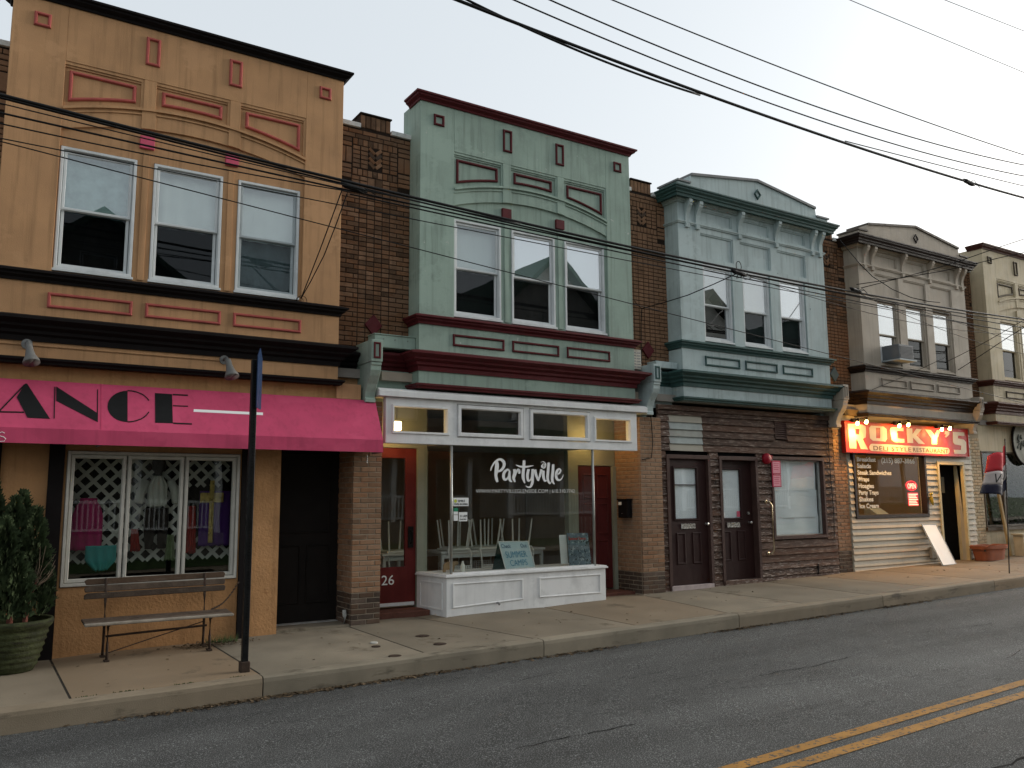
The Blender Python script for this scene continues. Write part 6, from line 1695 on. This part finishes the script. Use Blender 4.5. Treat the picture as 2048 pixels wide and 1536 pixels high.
mb = MB(); mb.tube(spline([anc2, anc2+Vector((-.03, 0, -.25)), anc2+Vector((-.04, 0, -.9)), anc2+Vector((-.02, -.02, -1.05))]), .007, 6); mb.tube(spline([anc2, anc2+Vector((-.10, 0, .05)), anc2+Vector((-.16, 0, .12))]), .005, 5); tag(mb.build('wire', RUBBER, None), 'wire running down the brick strip beside the green bay', 'wire')
anc3 = onY(1680, 480, 10.38)
cable(spline([anc3, onY(1745, 553, 9.7), onY(1822, 595, 9.0), onY(1880, 605, YW)]), .008, 'service drop from the taupe cornice to the telephone cables', 'service drops')
anc4 = onY(1916, 740, 10.38)
cable(spline([anc4, onY(1960, 712, 9.6), onY(2048, 655, 8.2), onY(2140, 610, 7.4)]), .008, 'service drop from the taupe bay corner across the street', 'service drops')
cable(spline([onY(1890, 725, 10.38), onY(1960, 690, 9.5), onY(2048, 640, 8.2), onY(2140, 590, 7.4)]), .006, 'thin drop wire beside the taupe bay corner', 'service drops')
cable(spline([onY(1745, 779, 10.36), onY(1815, 750, 10.36), onY(1890, 715, 10.0)]), .006, 'thin wire slung across the taupe apron panels', 'service drops')
for (a, b, lab) in (((1713, 569), (2048, 505), 'wire climbing from the splice past the taupe cornice'), ((1722, 576), (2048, 478), 'upper wire climbing from the splice towards the cream house')):
    A = onY(*a, YW); B_ = onY(*b, 7.0); C_ = B_+(B_-A)*.8
    cable(spline([A, (A+B_)/2+Vector((0, 0, -.05)), B_, C_]), .007, lab, 'service drops')
for (a, b, c_, w_) in (((1715, 585), (1900, 640), (2048, 690), 'upper wire from the splice by the deli house'), ((1715, 585), (1860, 650), (2048, 708), 'lower wire from the splice by the deli house'), ((1500, 553), (1660, 605), (1800, 640), 'wire from the splice by the pale blue windows')):
    cable(sagline([a, b, c_], YW+.12, (0, 4)), .005, 'thin sagging '+w_, 'fanned wires')

# ------------------------------------------------------------ pavement odds and ends
def cover(px, py, r, m, lab):
    rr_ = ray(px, py); t = (-CAMZ-.01*8.2)/(rr_.z-.0145*rr_.x-.010*rr_.y); p = rr_*t
    x, y = p.x, p.y; z = gz(x, y)
    mb = MB(); mb.lathe(x, y, [(r, z-.02), (r, z+.003), (r*.9, z+.006), (r*.4, z+.005)], 20); tag(mb.build('valve_cover', m, None), lab, 'cover')
cover(748, 1285, .045, mat('pale_cap', (.45, .44, .40), .6), 'small pale round cap set in the pavement by the pier')
cover(845, 1272, .085, IRON, 'dark round valve cover in the pavement before the party shop')
cover(752, 1293, .05, IRON, 'dark little cap right beside the pale one')
cover(880, 1288, .075, IRON, 'second dark valve cover nearer the curb')
cover(790, 1312, .07, IRON, 'rusty valve cover close to the curb joint')
# leaf litter in the gutter and by the bench: many small curled leaves
LEAF = mat('dead_leaf', (.10, .070, .042), .9, .45, 30, bump=0)
def litter(n, fpos, seed, name, lab):
    mb = MB(); rr = random.Random(seed)
    for i in range(n):
        x, y, z = fpos(rr); L_ = rr.uniform(.014, .055); a = rr.uniform(0, 6.28)
        d_ = Vector((math.cos(a), math.sin(a), rr.uniform(-.1, .3)))*L_; w = Vector((-math.sin(a), math.cos(a), rr.uniform(-.3, .3)))*L_*.35
        p = Vector((x, y, z+.004))
        mb.face([p, p+d_*.5+w+Vector((0, 0, .006)), p+d_, p+d_*.5-w])
    o = mb.build(name, LEAF, None); o['kind'] = 'stuff'; o['label'] = lab; o['category'] = 'leaves'
def gut(rr):
    c = rr.choice([1.9, 2.4, 2.9, 3.6, 4.3, 6.1, 8.9, 10.5, 12.4]); x = c+rr.gauss(0, .45); y = 8.195-abs(rr.gauss(0, .06)); return x, y, rz(x, y)
litter(2400, gut, 3, 'leaf_litter', 'dead leaves and grit gathered in the gutter')
def ben(rr):
    x = 2.45+rr.gauss(0, .22); y = 10.22+rr.gauss(0, .10); return x, min(10.44, y), gz(x, y)+.005
litter(260, ben, 5, 'leaf_litter', 'dead leaves heaped under the end of the bench')
def pav(rr):
    x = rr.uniform(-1, 20); y = rr.uniform(8.4, 10.4); return x, y, gz(x, y)
litter(120, pav, 8, 'leaf_litter', 'a few leaf crumbs scattered over the pavement')
mb = MB(); rr = random.Random(2)
for i in range(140):
    c = rr.choice([(2.62, 10.30), (2.72, 10.36), (2.5, 10.36)]); p = Vector((c[0]+rr.gauss(0, .06), c[1]+rr.gauss(0, .04), gz(2.6, 10.3)))
    d_ = Vector((rr.uniform(-.5, .5), rr.uniform(-.6, .3), 1)).normalized()*rr.uniform(.03, .12); w = Vector((.004, .002, 0)); mb.face([p-w, p+w, p+d_])
for i in range(90):
    k = rr.choice([.3, 1.1, 1.3, 2.6, 3.9])+rr.gauss(0, .12); x = .9+k*.35; p = Vector((x, 8.358+rr.gauss(0, .006), gz(x, 8.36))); d_ = Vector((rr.uniform(-.3, .3), rr.uniform(-.4, .4), .8)).normalized()*rr.uniform(.004, .018); w = Vector((.006, 0, 0)); mb.face([p-w, p+w, p+d_])
o = mb.build('weeds', mat('weed_green', (.05, .07, .025), .9, .3, 9), None); o['kind'] = 'stuff'; o['label'] = 'weeds in the pavement joints and beside the bench'; o['category'] = 'weeds'
# litter bag of small stones etc. stays out; downspout stub at the pier
mb = MB(); g_ = gz(4.2, 10.7); mb.tube([(4.215, 10.60, g_), (4.215, 10.60, g_+.12), (4.215, 10.62, g_+.19)], .026, 10); tag(mb.build('drain_pipe', mat('pale_pipe', (.35, .34, .31), .6, .1, 9), None, smooth=True), 'short pale drain pipe stub beside the black doorway', 'pipe')

# ------------------------------------------------------------ houses across the street, seen in the window reflections
SHG = mat('green_shingle', (.045, .085, .060), .9, .25, 5, bump=.5, bscale=30)
SHK = mat('dark_shingle', (.04, .038, .036), .9, .25, 5, bump=.5, bscale=30)
PALE = mat('pale_clapboard', (.40, .39, .35), .8, .1, 3, bump=.2)
STN = mat('grey_stone', (.18, .165, .14), .9, .3, 4, bump=.6, bscale=12)
def far_house(xc, roofm, wallm, label, w=7.2, zr=11.6, ze=8.4):
    h = thing('gable_house', label, 'house', (xc, -11, 0)); g = .0145*xc
    y0, y1 = -7.2, -16
    mb = MB(); mb.prism([(xc-w/2, g-.2), (xc+w/2, g-.2), (xc+w/2, ze), (xc, zr), (xc-w/2, ze)], y1, y0); mb.build('wall', wallm, h)
    mb = MB(); o = .35
    sl = (zr-ze)/(w/2)
    for s_ in (-1, 1):
        mb.prism([(xc, zr+.02), (xc+s_*(w/2+o), ze-o*sl+.02), (xc+s_*(w/2+o), ze-o*sl+.22), (xc, zr+.24)], y1-.3, y0+.5)
    mb.build('roof', roofm, h)
    for s_ in (-1, 1):
        for z in (1.4, 4.4):
            mb = MB(); a = xc+s_*1.7; mb.rframe(a-.55, a+.55, z+g, z+1.6+g, .1, y0+.0, y0+.05); mb.box(a-.47, a+.47, y0+.002, y0+.012, z+g+.08, z+1.52+g); f = mb.build('window', WHITE, h)
    mb = MB(); mb.rframe(xc-.5, xc+.5, 8.0, 9.3, .1, y0, y0+.05); mb.build('window', WHITE, h)
    # porch
    mb = MB(); mb.box(xc-w/2, xc+w/2, y0+.01, y0+2.0, g-.1, g+.75); mb.build('porch_floor', STN, h)
    mb = MB(); mb.prismx([(y0+.01, 4.2+g), (y0+.01, 3.45+g), (y0+2.3, 3.0+g), (y0+2.3, 3.2+g)], xc-w/2-.2, xc+w/2+.2); mb.build('porch_roof', roofm, h)
    for k in range(4):
        x = xc-w/2+.2+(w-.4)*k/3; mb = MB(); mb.box(x-.09, x+.09, y0+1.75, y0+1.93, g+.75, g+3.1); mb.build('porch_post', WHITE, h)
    mb = MB(); mb.box(xc-w/2+.2, xc+w/2-.2, y0+1.8, y0+1.88, g+1.6, g+1.68); mb.box(xc-w/2+.2, xc+w/2-.2, y0+1.8, y0+1.88, g+.85, g+.91)
    for k in range(52):
        x = xc-w/2+.25+(w-.5)*k/51; mb.box(x-.02, x+.02, y0+1.82, y0+1.86, g+.91, g+1.6)
    mb.build('railing', WHITE, h)
far_house(20.1, SHG, PALE, 'pale gabled house with green shingle roof across the street, facing the cream shop')
far_house(11.6, SHK, STN, 'stone gabled house with dark roof across the street, facing the party shop', zr=10.8, ze=7.8)
far_house(29.0, SHK, PALE, 'pale gabled house with dark roof across the street, beyond the green roofed one', zr=11.2)
far_house(3.0, SHG, STN, 'stone gabled house with green roof across the street, facing the orange house', zr=10.4, ze=7.6)
far_house(38.0, SHG, STN, 'farthest stone gabled house with green roof across the street', zr=11.2)
